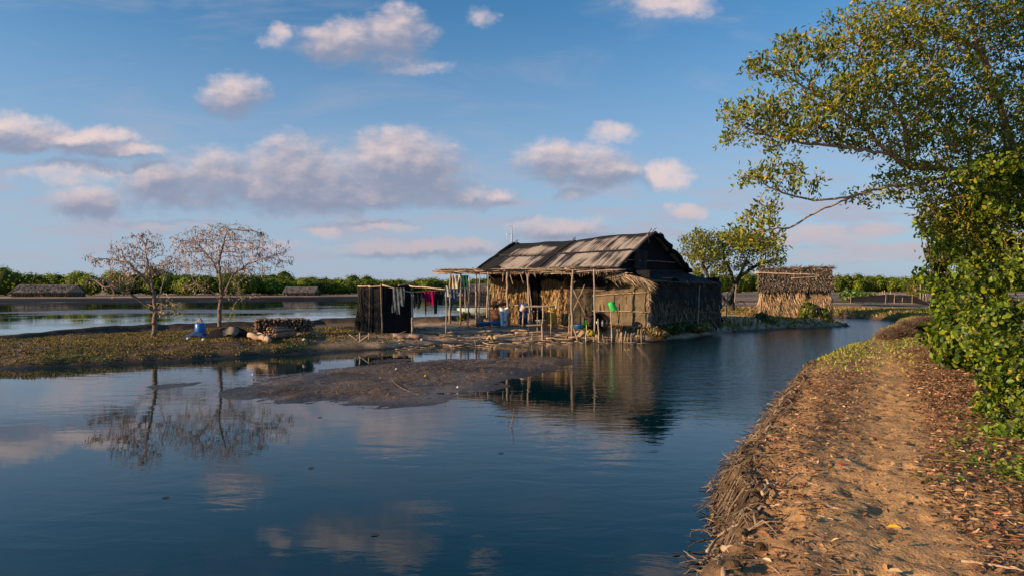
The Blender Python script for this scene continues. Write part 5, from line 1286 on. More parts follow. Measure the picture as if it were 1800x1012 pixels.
# ------------------------------------------------------------------ far sheds
def shed(u0, u1, vt, vb, Yd, dep, label, colr, roofh=.62, posts=True):
    x0, x1 = (u0 - 900) / F * Yd, (u1 - 900) / F * Yd; zb = CAM_H - (vb - 506) / F * Yd; zt = CAM_H - (vt - 506) / F * Yd; hh = zt - zb
    s_ = empty('thatched_shed', ((x0 + x1) / 2, Yd + dep / 2, zb), label, 'shed')
    for sg in (1, -1):
        mb = MB()
        def fn(U, V): 
            y = Yd + dep / 2 - sg * (dep / 2 + .4) * (1 - V); return np.stack([x0 - .3 + (x1 - x0 + .6) * U, y, zb + hh * (1 - roofh) + hh * roofh * V + .10 * fbm(U * 9, V * 3, 1, 3)], -1)
        grid(mb, fn, 30, 8, np.array(colr)); n = 1600; U = rng.random(n); V = rng.random(n)
        strands(mb, fn(U, V) + [0, 0, .02], np.array([0, -sg * .7, -.55]), .7, .07, [colr, tuple(np.array(colr) * .7), tuple(np.array(colr) * 1.2)], jd=.12); mb.build('roof', M['thatch'], s_)
    for (A, B, nr) in (((x0, Yd), (x1, Yd), (0, -1, 0)), ((x0, Yd), (x0, Yd + dep), (-1, 0, 0)), ((x1, Yd), (x1, Yd + dep), (1, 0, 0))):
        mb = MB(); thatch_panel(mb, A, B, zb - .1, zb + hh * (1 - roofh) + .15, 350, nr, L=.7, W=.12, cols=[(.30, .22, .15), (.2, .14, .09), (.12, .09, .06)]); mb.build('wall', M['thatch'], s_)
    for x in (x0, x1):      # gable infill
        mb = MB(); mb.add([(x, Yd, zb + hh * (1 - roofh)), (x, Yd + dep, zb + hh * (1 - roofh)), (x, Yd + dep / 2, zt - .1)], [[0, 1, 2]], (.32, .24, .17)); mb.build('gable', M['thatch'], s_)
    return s_
shed(20, 122, 500, 521, 135, 5, 'long low grey thatched shed on the far pond bank at the far left', (.15, .135, .115), .68)
shed(499, 552, 504, 518, 158, 4.5, 'low grey thatched shed far behind the firewood stack on the other side of the pond', (.20, .17, .14), .7)
shed(822, 862, 499, 517, 148, 4.5, 'grey thatched shed far off, seen between the left porch posts', (.20, .17, .14), .7)

# right distance: net fence, gate
nf = empty('net_fence', P(1560, 530, 66), 'low dark net fence with pale sticks along the far bank at the right', 'fence')
def strip(name, pts, hgt, parent, mat='black_tarp', seed=0):
    mb = MB(); pts = np.array(pts, float); s_ = np.linspace(0, 1, len(pts))
    def fn(U, V):
        x = np.interp(U, s_, pts[:, 0]); y = np.interp(U, s_, pts[:, 1]); z = np.interp(U, s_, pts[:, 2]); h = np.interp(U, s_, hgt); return np.stack([x, y + .1 * np.sin(V * 3), z + h * (V + .10 * fbm(U * 20, V * 0, 1, 3) * V)], -1)
    grid(mb, fn, 60, 6); return mb.build(name, M[mat], parent, smooth=True)
strip('netting', [P(1494, 531, 66), P(1560, 531, 64), P(1605, 532, 62), P(1640, 538, 58)], [.5, .75, .65, .1], nf)
for u, Yd in ((1495, 66), (1512, 66), (1535, 65), (1556, 64), (1572, 63.5), (1586, 63), (1603, 62)):
    mb = MB(); pole(mb, P(u, 534, Yd - .15), P(u + 1, 517, Yd - .15), .024, bend=.02, col=(.4, .31, .22)); mb.build('post', M['wood'], nf)
gt = empty('stick_gate', P(1632, 527, 70), 'square frame of dark sticks and bars at the far right end of the bank', 'gate')
for u in (1628, 1644, 1618, 1623):
    mb = MB(); pole(mb, P(u, 529, 70), P(u, 499, 70), .06, bend=.01, col=(.30, .24, .19)); mb.build('post', M['wood'], gt)
for v in np.linspace(500, 526, 9):
    mb = MB(); pole(mb, P(1616, v, 70.1), P(1629, v, 70.1), .07, bend=.01, col=(.10, .08, .07)); mb.build('bar', M['wood'], gt)
for v in (501, 511, 519):
    mb = MB(); pole(mb, P(1628, v, 70), P(1645, v, 70), .04, bend=.01, col=(.26, .21, .17)); mb.build('bar', M['wood'], gt)
for u in (1547, 1551, 1555, 1565):
    mb = MB(); pole(mb, P(u, 528, 78), P(u, 508 + rng.uniform(0, 6), 78), .05, bend=.02, col=(.42, .33, .25)); tag(mb.build('marker_post', M['wood']), 'thin pale post standing alone on the salt flats behind the net fence', 'post', 'thin posts on the salt flats')

# ------------------------------------------------------------------ shrubs and hedge
def shrub(name, label, blobs, nl, L, W, cols, w, cat='bush', shell=.55, mat='leaf', stems=6, shape='oval', core=.0, up=.25, group=None, clump=.16):
    cen = P(*blobs[0][:3]); zb = min(P(b[0], b[1] + b[4], b[2])[2] for b in blobs)
    root = empty(name, (cen[0], cen[1], max(zb, .1)), label, cat, group)
    vol = np.array([b[3] * b[4] for b in blobs], float); vol /= vol.sum(); mb = MB()
    for b, vv in zip(blobs, vol):
        m = int(nl * vv) + 4; c = P(*b[:3]); d = norm(rng.normal(size=(m, 3))); rad = (shell + (1 - shell) * rng.random((m, 1)) ** .5) * (1 + .10 * rng.normal(size=(m, 1)))
        ext = np.array([b[3] / F * b[2], b[5], b[4] / F * b[2]]); pts = c + d * ext * rad
        # break the ellipsoid up into clumps
        pts += clump * np.minimum(ext, .9) * np.stack([fbm(pts[:, 1] * 3, pts[:, 2] * 3, 1, 2), fbm(pts[:, 0] * 3, pts[:, 2] * 3, 1, 2), fbm(pts[:, 0] * 3, pts[:, 1] * 3, 1, 2)], -1) * 2.5
        keep = fbm(pts[:, 0] * 2.6 + pts[:, 1] * .7, pts[:, 2] * 2.6, .9 * 8.5 / b[2] + .1, 3) > -.16
        pts = pts[keep]; d = d[keep]; m = len(pts)
        if m == 0: continue
        D = norm(np.cross(d, rng.normal(size=(m, 3))) + [0, 0, up])
        leaves(mb, pts, D, L * (.45 + 1.1 * (sz := rng.random(m))), W * (.45 + 1.1 * sz), pick(cols, w, m, .25), shape, nrm=d + rng.normal(size=(m, 3)) * .55 + [-.1, -.2, .2])
    mb.build('foliage', M[mat], root)
    if stems:
        mb = MB()
        for k in range(stems):
            b = blobs[rng.integers(len(blobs))]; c = P(*b[:3]) + rng.normal(size=3) * [.3 * b[3] / F * b[2], .3 * b[5], .2 * b[4] / F * b[2]]
            q = np.array([c[0] * .7 + cen[0] * .3, c[1] * .7 + cen[1] * .3, root.location[2] - .05]); pole(mb, q, c, .012 * (b[3] / F * b[2]) ** .5 + .004, bend=.12, seg=6, sides=5, col=(.12, .085, .055))
        mb.build('stems', M['bark'], root)
    return root
VG = [(.105, .17, .012), (.06, .105, .010), (.20, .26, .018), (.34, .35, .022), (.42, .30, .02), (.03, .052, .009)]
VW = [4, 4, 3, 1.7, .15, 3.5]
vb = []
edge_v = [290, 340, 400, 450, 500, 560, 600, 650, 700, 750, 800, 860]; edge_u = [1710, 1690, 1682, 1688, 1694, 1694, 1690, 1700, 1712, 1730, 1765, 1810]
for k in range(230):
    v = rng.uniform(290, 850) if k < 150 else rng.uniform(740, 850); e = np.interp(v, edge_v, edge_u); t = rng.random() ** 1.3; ru = rng.uniform(16, 40); u = e + ru * .8 + t * (1900 - e - ru)
    Yd = np.interp(v, [290, 450, 600, 720, 830], [9.9, 9.6, 9.0, 8.0, 6.6]) + .5 - .9 * t + rng.normal() * .22
    vb.append((u, v, Yd, ru, ru * rng.uniform(.6, 1.1), ru / F * Yd * 1.1))
for k in range(26):
    u = rng.uniform(1690, 1880); vb.append((u, rng.uniform(285, 420), 9.15 + rng.normal() * .2, rng.uniform(16, 34), rng.uniform(14, 28), .22))
hd = shrub('vine_hedge', 'dense bright green leafy hedge rising at the right edge of the path under the tree', vb, 60000, .062, .041, VG, VW, stems=14, cat='hedge', shell=.35, clump=.5)
shrub('leafy_sapling', 'thin leafy sprays poking left out of the hedge against the sky', [(1655, 400, 10.5, 26, 16, .3), (1645, 430, 10.6, 16, 16, .3), (1668, 435, 10.4, 24, 20, .3), (1622, 394, 10.6, 14, 7, .2), (1628, 412, 10.6, 10, 8, .2), (1670, 380, 10.4, 24, 16, .3)], 460, .10, .05, VG[:3], [1, 1, 1], stems=12, cat='sapling', shell=.2)
# hedge continuing behind
vb2 = [(1668, 470, 16, 26, 40, 1.0), (1672, 540, 15, 26, 44, .9), (1690, 420, 16, 40, 50, 1.2), (1660, 585, 15.5, 16, 24, .6), (1700, 600, 13, 40, 50, 1.0)]
shrub('vine_hedge', 'farther stretch of the green hedge behind the front one where the path bends away', vb2, 11000, .11, .075, VG, VW, stems=8, cat='hedge', clump=.5)
# trailing creeper on the ground bottom right
mb = MB()
for k in range(46):
    u = rng.uniform(1690, 1830); v = rng.uniform(735, 850) ; q = G(u, v, .62); q[2] = gh(q[0], q[1]) + .02
    d = norm(np.array([rng.normal(), rng.normal() - .4, 0])); L = rng.uniform(.2, .7); n_ = int(L * 26); t = rng.random(n_)[:, None]
    C = q + d * L * t + rng.normal(size=(n_, 3)) * [.03, .03, .02] + [0, 0, .03]; C[:, 2] = np.maximum(C[:, 2], gh(C[:, 0], C[:, 1]) + .02)
    leaves(mb, C, rng.normal(size=(n_, 3)) * [1, 1, .3] + d, .045, .03, pick([(.13, .20, .02), (.08, .15, .015), (.22, .24, .03)], [1, 1, 1], n_, .2)); pts = [q, q + d * L * .5 + [0, 0, .05], q + d * L + [0, 0, .02]]; tube(mb, pts, .003, 4, (.2, .2, .06))
tag(mb.build('creeper', M['leaf']), 'low green creeper spreading over the leaf litter at the lower right', 'creeper', kind='stuff')

OG = [(.16, .15, .03), (.10, .11, .02), (.30, .20, .07), (.42, .28, .12), (.22, .21, .04)]
shrub('leafy_shrub', 'rounded green shrub growing against the middle of the small thatched hut', [(1420, 548, 40.4, 11, 17, .5), (1428, 558, 40.2, 9, 10, .4), (1412, 560, 40.3, 8, 9, .4)], 1100, .17, .11, [(.10, .15, .02), (.06, .09, .015), (.17, .19, .03)], [1, 1, 1], stems=5, shape='diamond')
shrub('leafy_shrub', 'darker green shrub by the right front corner of the small thatched hut', [(1448, 553, 40.4, 9, 12, .4), (1444, 560, 40.3, 10, 7, .4)], 600, .16, .1, [(.05, .09, .015), (.09, .12, .02)], [1, 1], stems=4, shape='diamond')
shrub('leafy_shrub', 'dark leafy shrub between the stakes and the small thatched hut', [(1338, 564, 38.0, 14, 14, .6), (1350, 570, 38.0, 12, 8, .5), (1325, 570, 37.6, 9, 6, .4)], 1100, .15, .09, [(.05, .08, .015), (.03, .05, .012), (.10, .12, .02)], [1, 1, 1], stems=4, shape='diamond')
shrub('leafy_shrub', 'dark green shrub at the foot of the black side wall of the big hut', [(1185, 577, 29.6, 20, 8, .5), (1170, 580, 29.2, 14, 6, .4), (1205, 573, 30.4, 14, 7, .4)], 1400, .13, .08, [(.05, .10, .02), (.08, .12, .025), (.03, .05, .012)], [1, 1, 1], stems=4, shape='diamond')
shrub('leafy_shrub', 'yellowing low shrub by the pole at the back of the big hut side wall', [(1235, 574, 31.2, 16, 7, .5), (1220, 576, 31.0, 10, 5, .4)], 900, .13, .08, OG, [2, 1, 2, 1, 1], stems=3, shape='diamond')
shrub('leafy_shrub', 'brownish dry shrub below the corner of the canvas wall', [(1150, 583, 28.4, 12, 7, .4), (1160, 588, 28.2, 16, 6, .4)], 900, .12, .06, [(.30, .2, .1), (.16, .12, .05), (.1, .1, .03)], [1, 1, 1], stems=3, shape='diamond')
shrub('leafy_shrub', 'large bright green plant clump on the salt flats right of the small thatched hut', [(1500, 520, 78, 20, 7, 1.5), (1515, 523, 77, 20, 5, 1.5), (1489, 519, 79, 9, 6, 1)], 1500, .40, .28, [(.09, .17, .025), (.13, .21, .03), (.06, .1, .02)], [1, 1, 1], stems=0, shape='diamond')
shrub('leafy_shrub', 'olive green shrub standing beside the stick gate at the far right', [(1612, 508, 74, 8, 13, 1.2), (1606, 517, 74, 7, 8, 1)], 700, .35, .25, [(.12, .13, .03), (.2, .17, .05)], [1, 1], stems=0, shape='diamond')
shrub('leafy_shrub', 'small shrub behind the porch at the pond edge, yellow green', [(878, 513, 60, 12, 9, 1.0), (868, 517, 60, 10, 6, 1.0)], 900, .3, .2, [(.14, .17, .03), (.09, .12, .02)], [1, 1], stems=0, shape='diamond')
shrub('leafy_shrub', 'tuft of green at the foot of the left porch posts', [(817, 555, 33.5, 9, 6, .3), (811, 559, 33.2, 7, 4, .3)], 380, .12, .06, [(.10, .13, .03), (.06, .08, .02)], [1, 1], stems=0, shape='diamond')

# dry thorny brush ------------------------------------------------------------
def brush(name, label, blobs, n, cols, L=.22, w_=.010, cat='dead bush', leafn=0):
    mb = MB()
    for b in blobs:
        m = int(n * b[3] * b[4] / sum(q[3] * q[4] for q in blobs)); c = P(*b[:3]); base = c - [0, 0, b[4] / F * b[2]]
        d = norm(rng.normal(size=(m, 3))); C = c + d * (rng.random((m, 1)) ** .4) * np.array([b[3] / F * b[2], b[5], b[4] / F * b[2]])
        D = norm((C - base) * 1.2 + rng.normal(size=(m, 3)) * .25); prisms(mb, C - D * L * .6, C + D * L * .6, w_ * .6, w_ * .25, 3, pick(cols, [1] * len(cols), m, .2))
        if leafn:
            k = rng.choice(m, leafn // len(blobs)); leaves(mb, C[k], rng.normal(size=(len(k), 3)), .05, .03, pick([(.26, .14, .06), (.18, .1, .05), (.3, .2, .08)], [1, 1, 1], len(k), .2), 'diamond')
        for q in range(8): tgt = c + rng.normal(size=3) * np.array([b[3] / F * b[2], b[5], b[4] / F * b[2]]) * .4; tube(mb, [base + rng.normal(size=3) * .04, (base + tgt) / 2 + rng.normal(size=3) * .03, tgt], w_ * .8, 4, cols[0])
    return tag(mb.build(name, M['twig']), label, cat)
BR = [(.15, .095, .065), (.22, .14, .09), (.09, .06, .042)]
brush('dead_bush', 'large brown leafless thicket on the bank where the canal bends out of sight', [(1580, 585, 24.5, 24, 9, .8), (1608, 574, 27, 24, 9, .9), (1630, 564, 30, 22, 8, .9), (1557, 592, 23.5, 12, 6, .5), (1592, 578, 26, 10, 13, .4)], 5200, BR, .26, .014, leafn=600)
brush('dead_bush', 'reddish dry brush under the edge of the hedge beside the path', [(1645, 640, 14.8, 34, 26, .5), (1662, 672, 12.2, 26, 20, .4), (1620, 622, 17, 26, 13, .5), (1672, 625, 13.5, 24, 30, .4), (1700, 695, 10.4, 24, 14, .3)], 5200, BR + [(.32, .18, .09)], .16, .008, leafn=1500)

# ------------------------------------------------------------------ ground cover, litter, roots
def scatter(n, xr, yr, cond, dens=None):
    x = rng.uniform(*xr, n * 3); y = rng.uniform(*yr, n * 3); z, s, sc, sp, rm, pd = terrain(x, y); k = cond(x, y, z, s, rm, pd, sc, sp); idx = np.where(k)[0][:n]
    return x[idx], y[idx], z[idx], s[idx], pd[idx]
def tufts(name, label, xyz, hgt, w_, cols, wt, jd=.5, shape='tri'):
    m = len(xyz); mb = MB(); D = norm(np.array([0, 0, 1.0]) + rng.normal(size=(m, 3)) * jd); leaves(mb, xyz - [0, 0, .01], D, hgt * (.5 + rng.random(m)), w_, pick(cols, wt, m, .25), shape, fold=.1, nrm=rng.normal(size=(m, 3)))
    return tag(mb.build(name, M['straw'], origin=(0, 0, 0)), label, 'plants', kind='stuff')
x, y, z, s, pd = scatter(64000, (-20, 9), (17, 38), lambda x, y, z, s, rm, pd, sc, sp: (~rm) & (s > .18) & (sp > .5) & (fbm(x * .6, y, .55, 4) + .8 * fbm(x, y, 2.2, 3) > -.16 + .26 * sstep(x, -9, -3) + .15 * (x > -3)) & (line_dist(x, y, BERM) > .75) & ((x < -4.6) | (rng.random(x.shape) < .25)) & (y < 29 + 2 * (x < -4)))
tufts('ground_cover', 'olive and green creeping ground cover on the low grassy bank under the bare trees', np.stack([x, y, z], -1), .055, .042, [(.125, .115, .028), (.085, .095, .022), (.20, .13, .05), (.05, .055, .016), (.28, .18, .085)], [2, 1.2, 3, 2, 3], .7, 'diamond')
x, y, z, s, pd = scatter(90000, (5.5, 30), (11.6, 46), lambda x, y, z, s, rm, pd, sc, sp: rm & (s > .25) & (fbm(x, y, .7, 4) + .6 * fbm(x, y, 2.4, 3) > -.04 - .32 * sstep(y, 12.5, 17)) & (rng.random(x.shape) < .12 + .88 * sstep(y, 13, 18) * (1 - .75 * np.exp(-((pd) / .55) ** 2))))
tufts('ground_cover', 'yellow green succulent ground cover along the far stretch of the right bank', np.stack([x, y, z], -1), .062, .04, [(.27, .29, .045), (.19, .24, .035), (.34, .27, .07), (.12, .15, .03), (.36, .23, .10)], [3, 3, 2, 2, 1.3], .8, 'diamond')
x, y, z, s, pd = scatter(16000, (9, 36), (31, 62), lambda x, y, z, s, rm, pd, sc, sp: (~rm | (y > 44)) & (s > .15) & (s < 3.4 + 4 * (y > 50)) & (sc < sp) & ~((x < 12) & (y < 34)) & ~((x > xL - .1) & (x < xR + .1) & (y > yF - .1) & (y < yB)))
tufts('ground_cover', 'yellow brown scrub growing on the banks around the small thatched hut', np.stack([x, y, z], -1), .15, .10, [(.24, .18, .05), (.14, .14, .03), (.36, .23, .10), (.09, .10, .025)], [3, 2, 3, 2], .6, 'diamond')

# fallen leaves
LC = [(.34, .18, .085), (.22, .115, .06), (.46, .28, .14), (.13, .07, .04), (.52, .37, .22), (.075, .045, .03), (.36, .12, .06)]
def litter(n, xr, yr, cond, L, W, cols=LC, wt=(3, 3, 2, 3, 1.2, 2, .6), lift=.012):
    x, y, z, s, pd = scatter(n, xr, yr, cond); m = len(x); d = rng.normal(size=(m, 3)) * [1, 1, .16]
    mb = MB(); nr = rng.normal(size=(m, 3)) * .38 + [0, 0, 1]
    leaves(mb, np.stack([x, y, z + lift + .02 * rng.random(m)], -1), d, L * (.55 + .75 * rng.random(m)), W * (.6 + .7 * rng.random(m)), pick(cols, wt, m, .25), 'oval', fold=.28, nrm=nr); return mb
lane = lambda x, y, pd: np.clip(pd - .10 - .25 * fbm(x, y, 1.1, 3), 0, 1)
mb = litter(29000, (1.0, 9), (3.6, 13.5), lambda x, y, z, s, rm, pd, sc, sp: (s > .35) & rm & (rng.random(x.shape) < np.where(x > .5 * y + .2 + (pd * 0), .04 + 1.6 * sstep(lane(x, y, pd), .14, .6), .04 + .38 * sstep(lane(x, y, pd), .05, .5))), .062, .021)
tag(mb.build('leaf_litter', M['dryleaf'], origin=(0, 0, 0)), 'curled orange brown fallen leaves strewn over the path and under the hedge', 'fallen leaves', kind='stuff')
mb = litter(5000, (5, 14), (9, 24), lambda x, y, z, s, rm, pd, sc, sp: (s > .3) & rm & (pd > .25) & (x > .52 * y), .08, .035)
tag(mb.build('leaf_litter', M['dryleaf'], origin=(0, 0, 0)), 'thinner scatter of fallen leaves farther up the path', 'fallen leaves', kind='stuff')
for u, v, cc, lb, L in ((1557, 914, (.75, .48, .03), 'bright yellow fallen leaf lying alone in the middle of the path', .10), (1470, 806, (.42, .04, .03), 'dark red fallen leaf left of the foot-worn strip', .08), (1672, 777, (.45, .20, .09), 'big curled brown leaf at the edge of the creeper', .14), (1558, 995, (.60, .42, .22), 'pale fallen leaf at the bottom of the path', .09), (1722, 752, (.35, .38, .03), 'yellow green round leaf lying below the hedge', .08)):
    q = G(u, v, .6); q[2] = gh(q[0], q[1]) + .025; mb = MB(); leaves(mb, [q], [[1, -.25, .05]], L, L * .42, cc, 'oval', nrm=np.array([[.05, -.3, 1.0]])); tag(mb.build('fallen_leaf', M['dryleaf']), lb, 'leaf')
# twigs and chips over the ground
mb = MB(); x, y, z, s, pd = scatter(3000, (1.0, 10), (3.6, 16), lambda x, y, z, s, rm, pd, sc, sp: (s > .2) & rm & (rng.random(x.shape) < .25 + .75 * sstep(pd, .2, .8))); m = len(x)
d = norm(rng.normal(size=(m, 3)) * [1, 1, .08]); Ls = .03 + .13 * rng.random(m) ** 2; C = np.stack([x, y, z + .012], -1); prisms(mb, C - d * Ls[:, None] / 2, C + d * Ls[:, None] / 2, .0035, .002, 4, pick([(.35, .24, .15), (.2, .13, .08), (.45, .33, .2)], [1, 1, 1], m))
tag(mb.build('twig_litter', M['twig'], origin=(0, 0, 0)), 'thin dry twigs scattered over the sandy ground', 'twigs', kind='stuff')
# matted roots on the eroded edge
shore = CANAL[1:9]
def along(t):
    s_ = np.linspace(0, 1, len(shore)); return np.stack([np.interp(t, s_, shore[:, 0]), np.interp(t, s_, shore[:, 1])], -1)
mb = MB(); RC = [(.17, .12, .08), (.11, .078, .052), (.26, .19, .125), (.06, .044, .032)]
for k in range(900):
    t = rng.uniform(.28, 1.0); q = along(np.array(t)); tg = norm(along(np.array(min(t + .02, 1))) - along(np.array(t - .02))); nrm_ = np.array([tg[1], -tg[0]])
    off = rng.uniform(-.05, .44); p = np.array([q[0] + nrm_[0] * off, q[1] + nrm_[1] * off]); d2 = norm(tg * rng.normal() * .9 + nrm_ * rng.normal() * .8); L = rng.uniform(.08, .42)
    n_ = 6; s_ = np.linspace(0, 1, n_); ang = np.cumsum(rng.normal(size=n_) * .42); pts = [p]
    for a in ang[1:]:
        c_, si = math.cos(a), math.sin(a); dd = np.array([d2[0] * c_ - d2[1] * si, d2[0] * si + d2[1] * c_]); pts.append(pts[-1] + dd * L / n_)
    pts = np.array(pts); zz = gh(pts[:, 0], pts[:, 1]) ; zz = np.maximum(zz, .0) + .015 + .07 * np.sin(s_ * np.pi) * rng.random() * .8
    r = rng.uniform(.004, .012) * (2.3 if rng.random() < .08 else 1); tube(mb, np.column_stack([pts, zz]), r * (1 - .6 * s_), 5, np.array(RC[rng.integers(4)]) * rng.uniform(.7, 1.3), caps=False, jit=.1)
tag(mb.build('root_mat', M['bark'], smooth=True, origin=(0, 0, 0)), 'tangled dry roots and grass stems lining the eroded water edge', 'roots', kind='stuff')
# hanging grass wisps over the edge
mb = MB(); n = 1500; t = rng.uniform(.28, .98, n); q = along(t); tg = norm(along(np.minimum(t + .02, 1)) - along(t - .02)); nr = np.stack([tg[:, 1], -tg[:, 0]], -1); off = rng.uniform(-.05, .16, n) + .35 * fbm(q[:, 0] * 3, q[:, 1] * 3, 1, 2)
x = q[:, 0] + nr[:, 0] * off; y = q[:, 1] + nr[:, 1] * off; z = np.maximum(gh(x, y), .02) + .03 + .04 * rng.random(n); D = np.stack([-nr[:, 0] * .8, -nr[:, 1] * .8, -.7 + 0 * x], -1) + rng.normal(size=(n, 3)) * .65
leaves(mb, np.stack([x, y, z], -1), D, .05 + .10 * rng.random(n), .006 + .006 * rng.random(n), pick([(.18, .13, .085), (.12, .085, .055), (.28, .2, .13), (.06, .045, .033)], [2, 2, 1, 1.6], n, .2), 'diamond', fold=.2)
tag(mb.build('dry_grass', M['dryleaf'], origin=(0, 0, 0)), 'dead grass wisps hanging over the eroded edge of the path', 'dry grass', kind='stuff')
# bare branch reaching over the water
br = empty('fallen_branch', G(1305, 842, .2), 'dark forked twig reaching out from the bank over the water', 'branch'); mb = MB()
def pw(u, v, z=.15):
    return G(u, v, z)
for pl in (((1312, 842), (1296, 830), (1280, 822), (1262, 815), (1250, 812)), ((1308, 832), (1292, 835), (1270, 850)), ((1296, 830), (1290, 845), (1300, 862)), ((1270, 850), (1285, 856), (1300, 860)), ((1305, 862), (1280, 870), (1255, 876)), ((1296, 828), (1284, 815), (1266, 812)), ((1268, 900), (1258, 912), (1262, 922)), ((1268, 900), (1280, 888), (1290, 880))):
    pts = np.array([pw(u, v, .10 + .12 * (u - 1250) / 60 + rng.normal() * .01) for u, v in pl]); tube(mb, pts, np.linspace(.006, .0025, len(pts)), 5, (.05, .04, .032), jit=.1)
mb.build('twigs', M['bark'], br)
# pale bigger roots near the front
for k, (pl, lb, r_) in enumerate(((((1245, 968), (1262, 946), (1290, 922), (1318, 912)), 'long pale root sprawling down the eroded bank near the bottom of the picture', .014), (((1272, 1010), (1275, 985), (1270, 978)), 'short upright broken root at the very bottom of the eroded bank', .016), (((1272, 963), (1290, 962), (1302, 953)), 'thick pale driftwood chunk caught in the roots', .026),
                              (((1400, 832), (1385, 845), (1378, 850)), 'straight pale stick lying at the left side of the path', .008), (((1340, 868), (1352, 850), (1345, 842)), 'pale splintered root stump above the fallen branch', .014), (((1690, 985), (1745, 992), (1800, 1002)), 'long thin stick lying across the leaf litter at the lower right', .009), (((1395, 690), (1370, 705), (1372, 718)), 'bent dead stem standing at the water edge in mid bank', .012), (((1465, 912), (1440, 905), (1410, 908)), 'short crooked twig lying on the sand left of the yellow leaf', .006))):
    pts = []
    for j_, (u, v) in enumerate(pl):
        q = G(u, v, .35); g_ = max(gh(q[0], q[1]), .03); q = G(u, v, g_ + .05); pts.append(q)
    s_ = np.linspace(0, len(pts) - 1, 9); pts = np.array(pts); pp = np.stack([np.interp(s_, range(len(pts)), pts[:, c]) for c in range(3)], -1) + rng.normal(size=(9, 3)) * [.006, .006, .002] * (r_ > .01)
    mb = MB(); tube(mb, pp, np.linspace(r_, r_ * .6, 9), 7, (.40, .29, .19), jit=.1); tag(mb.build('dead_root' if 'root' in lb else 'stick', M['bark'], smooth=True), lb, 'root' if 'root' in lb else 'stick')
# clods on the path
x, y, z, s, pd = scatter(900, (1.2, 9), (3.8, 15), lambda x, y, z, s, rm, pd, sc, sp: (s > .3) & rm); mb = MB()
x2, y2, z2, s2, p2 = scatter(260, (.8, 8), (3.6, 14), lambda x, y, z, s, rm, pd, sc, sp: (s > .04) & (s < .5) & rm); nb = len(x); x = np.concatenate([x, x2]); y = np.concatenate([y, y2]); z = np.concatenate([z, z2])
for k in range(len(x)):
    r = .008 + .028 * rng.random() ** 3 if k < nb else rng.uniform(.02, .07); v = norm(rng.normal(size=(12, 3))); 
    th = np.linspace(0, 6.283, 6)[:-1]; vv = [(r * math.cos(a) * rng.uniform(.7, 1.2), r * math.sin(a) * rng.uniform(.7, 1.2), 0) for a in th] + [(r * .6 * math.cos(a + .3), r * .6 * math.sin(a + .3), r * .7) for a in th] + [(0, 0, r * .9)]
    ff = np.array([[a, (a + 1) % 5, 5 + (a + 1) % 5, 5 + a] for a in range(5)]); base = np.array([x[k], y[k], z[k] - .002]); mb.add(np.array(vv) + base, ff, np.array([.38, .24, .125]) * (rng.uniform(.6, 1.1) if k < nb else rng.uniform(.15, .5))); mb.f.append(np.array([[5 + a, 5 + (a + 1) % 5, 10] for a in range(5)]) + mb.n - 11)
tag(mb.build('earth_crumbs', M['ground'], smooth=True, origin=(0, 0, 0)), 'crumbs and clods of sandy earth on the path', 'earth', kind='stuff')
mb = MB()
for k in range(300):
    u = rng.uniform(700, 1140); vb_ = np.interp(u, [700, 850, 1000, 1140], [608, 601, 598, 599]) - rng.random() * 16; q = G(u, vb_, .15); g_ = max(gh(q[0], q[1]), .0); q[2] = g_ + .03
    d = norm(rng.normal(size=3) * [1.6, .4, .12]); L = rng.uniform(.2, .8); pole(mb, q - d * L / 2, q + d * L / 2, rng.uniform(.007, .018), bend=.04, seg=2, sides=5, col=np.array([.38, .27, .18]) * rng.uniform(.35, 1.4))
tag(mb.build('driftwood', M['wood'], origin=(0, 0, 0)), 'broken sticks and driftwood heaped along the muddy edge before the porch', 'driftwood', kind='stuff')
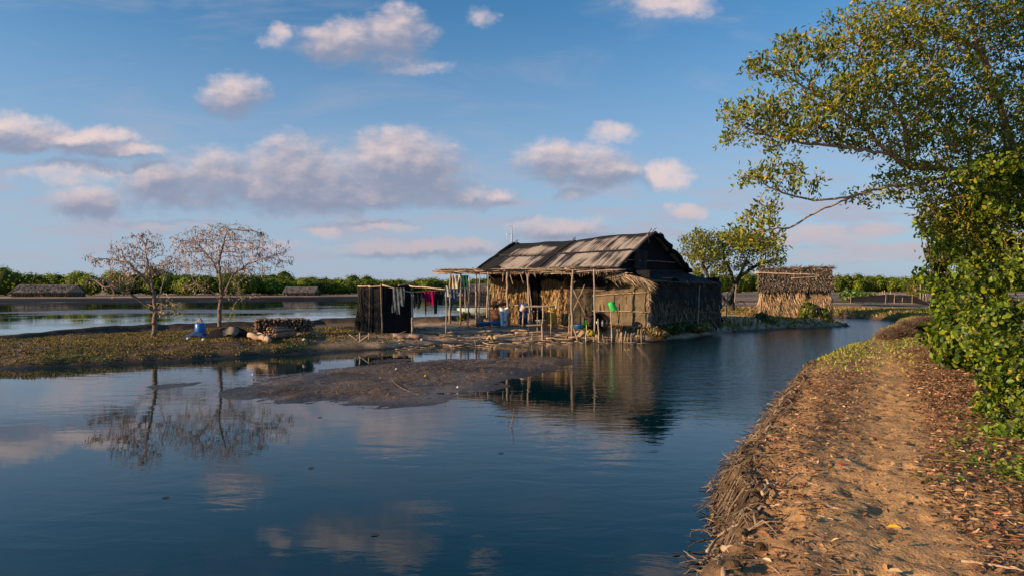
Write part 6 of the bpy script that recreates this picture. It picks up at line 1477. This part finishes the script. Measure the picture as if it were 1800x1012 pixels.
# scraps on the mud bank, sticks in it
for (u0, v0, u1, v1, z_, lb, cat) in ((688, 668, 720, 690, .08, 'thin dry stick lying on the middle of the mud bank', 'stick'), (900, 748, 903, 728, .0, 'tiny twig standing in the water in front of the mud bank', 'twig'), (274, 700, 273, 640, .0, 'x', '')):
    if not cat: continue
    q0 = G(u0, v0, z_); q1 = G(u1, v1, z_) if cat == 'stick' else q0 + [.03, 0, .25]; mb = MB(); pole(mb, q0 + [0, 0, .03], q1 + [0, 0, .03], .006, bend=.03, col=(.2, .15, .1)); tag(mb.build(cat, M['twig']), lb, cat)
mb = MB(); x = rng.uniform(-8, 3, 9000); y = rng.uniform(12.4, 21.5, 9000)
mpoly = np.array([G(u, v)[:2] for u, v in [(378, 695), (455, 667), (560, 650), (760, 633), (950, 625), (1008, 640), (895, 670), (760, 705), (600, 710), (420, 702)]]); k = (sd_poly(x, y, mpoly) < -.35) & (fbm(x, y, .9, 3) > -.08); x = x[k][:2600]; y = y[k][:2600]; m = len(x)
d = norm(rng.normal(size=(m, 3)) * [1, 1, .3]); C = np.stack([x, y, .05 + .03 * rng.random(m)], -1); Ls = (.03 + .10 * rng.random(m) ** 2)[:, None]; prisms(mb, C - d * Ls / 2, C + d * Ls / 2, .005, .003, 3, pick([(.16, .11, .07), (.08, .06, .045), (.26, .18, .11)], [2, 2, 1], m))
tag(mb.build('mud_debris', M['twig'], origin=(0, 0, 0)), 'fine dead stems and crumbs scattered over the long mud bank', 'debris', kind='stuff')
for u, v, lb in ((697, 649, 'tiny white shell at the back of the mud bank'), (805, 681, 'tiny white shell near the front right of the mud bank'), (445, 659, 'tiny white scrap at the left tip of the mud bank'), (748, 661, 'tiny yellow scrap in the middle of the mud bank')):
    q = G(u, v, .05); mb = MB(); lathe(mb, q, [(.03, 0), (.035, .02), (.0, .05)], 7, (.7, .6, .5) if 'white' in lb else (.6, .55, .05)); tag(mb.build('scrap' if 'scrap' in lb else 'shell', M['cloth']), lb, 'scrap' if 'scrap' in lb else 'shell')
# floating leaves
for k, (u, v) in enumerate(((283, 874), (540, 822), (558, 733), (875, 796), (1180, 975), (650, 940), (1248, 900), (1258, 932))):
    q = G(u, v, .004); mb = MB(); leaves(mb, [q], [[1, .3, 0]], .09, .04, (.06, .04, .025), 'oval', nrm=np.array([[0, 0, 1.0]]), fold=.15); tag(mb.build('floating_leaf', M['dryleaf']), 'small dark leaf floating alone on the smooth water', 'leaf', 'floating leaves')
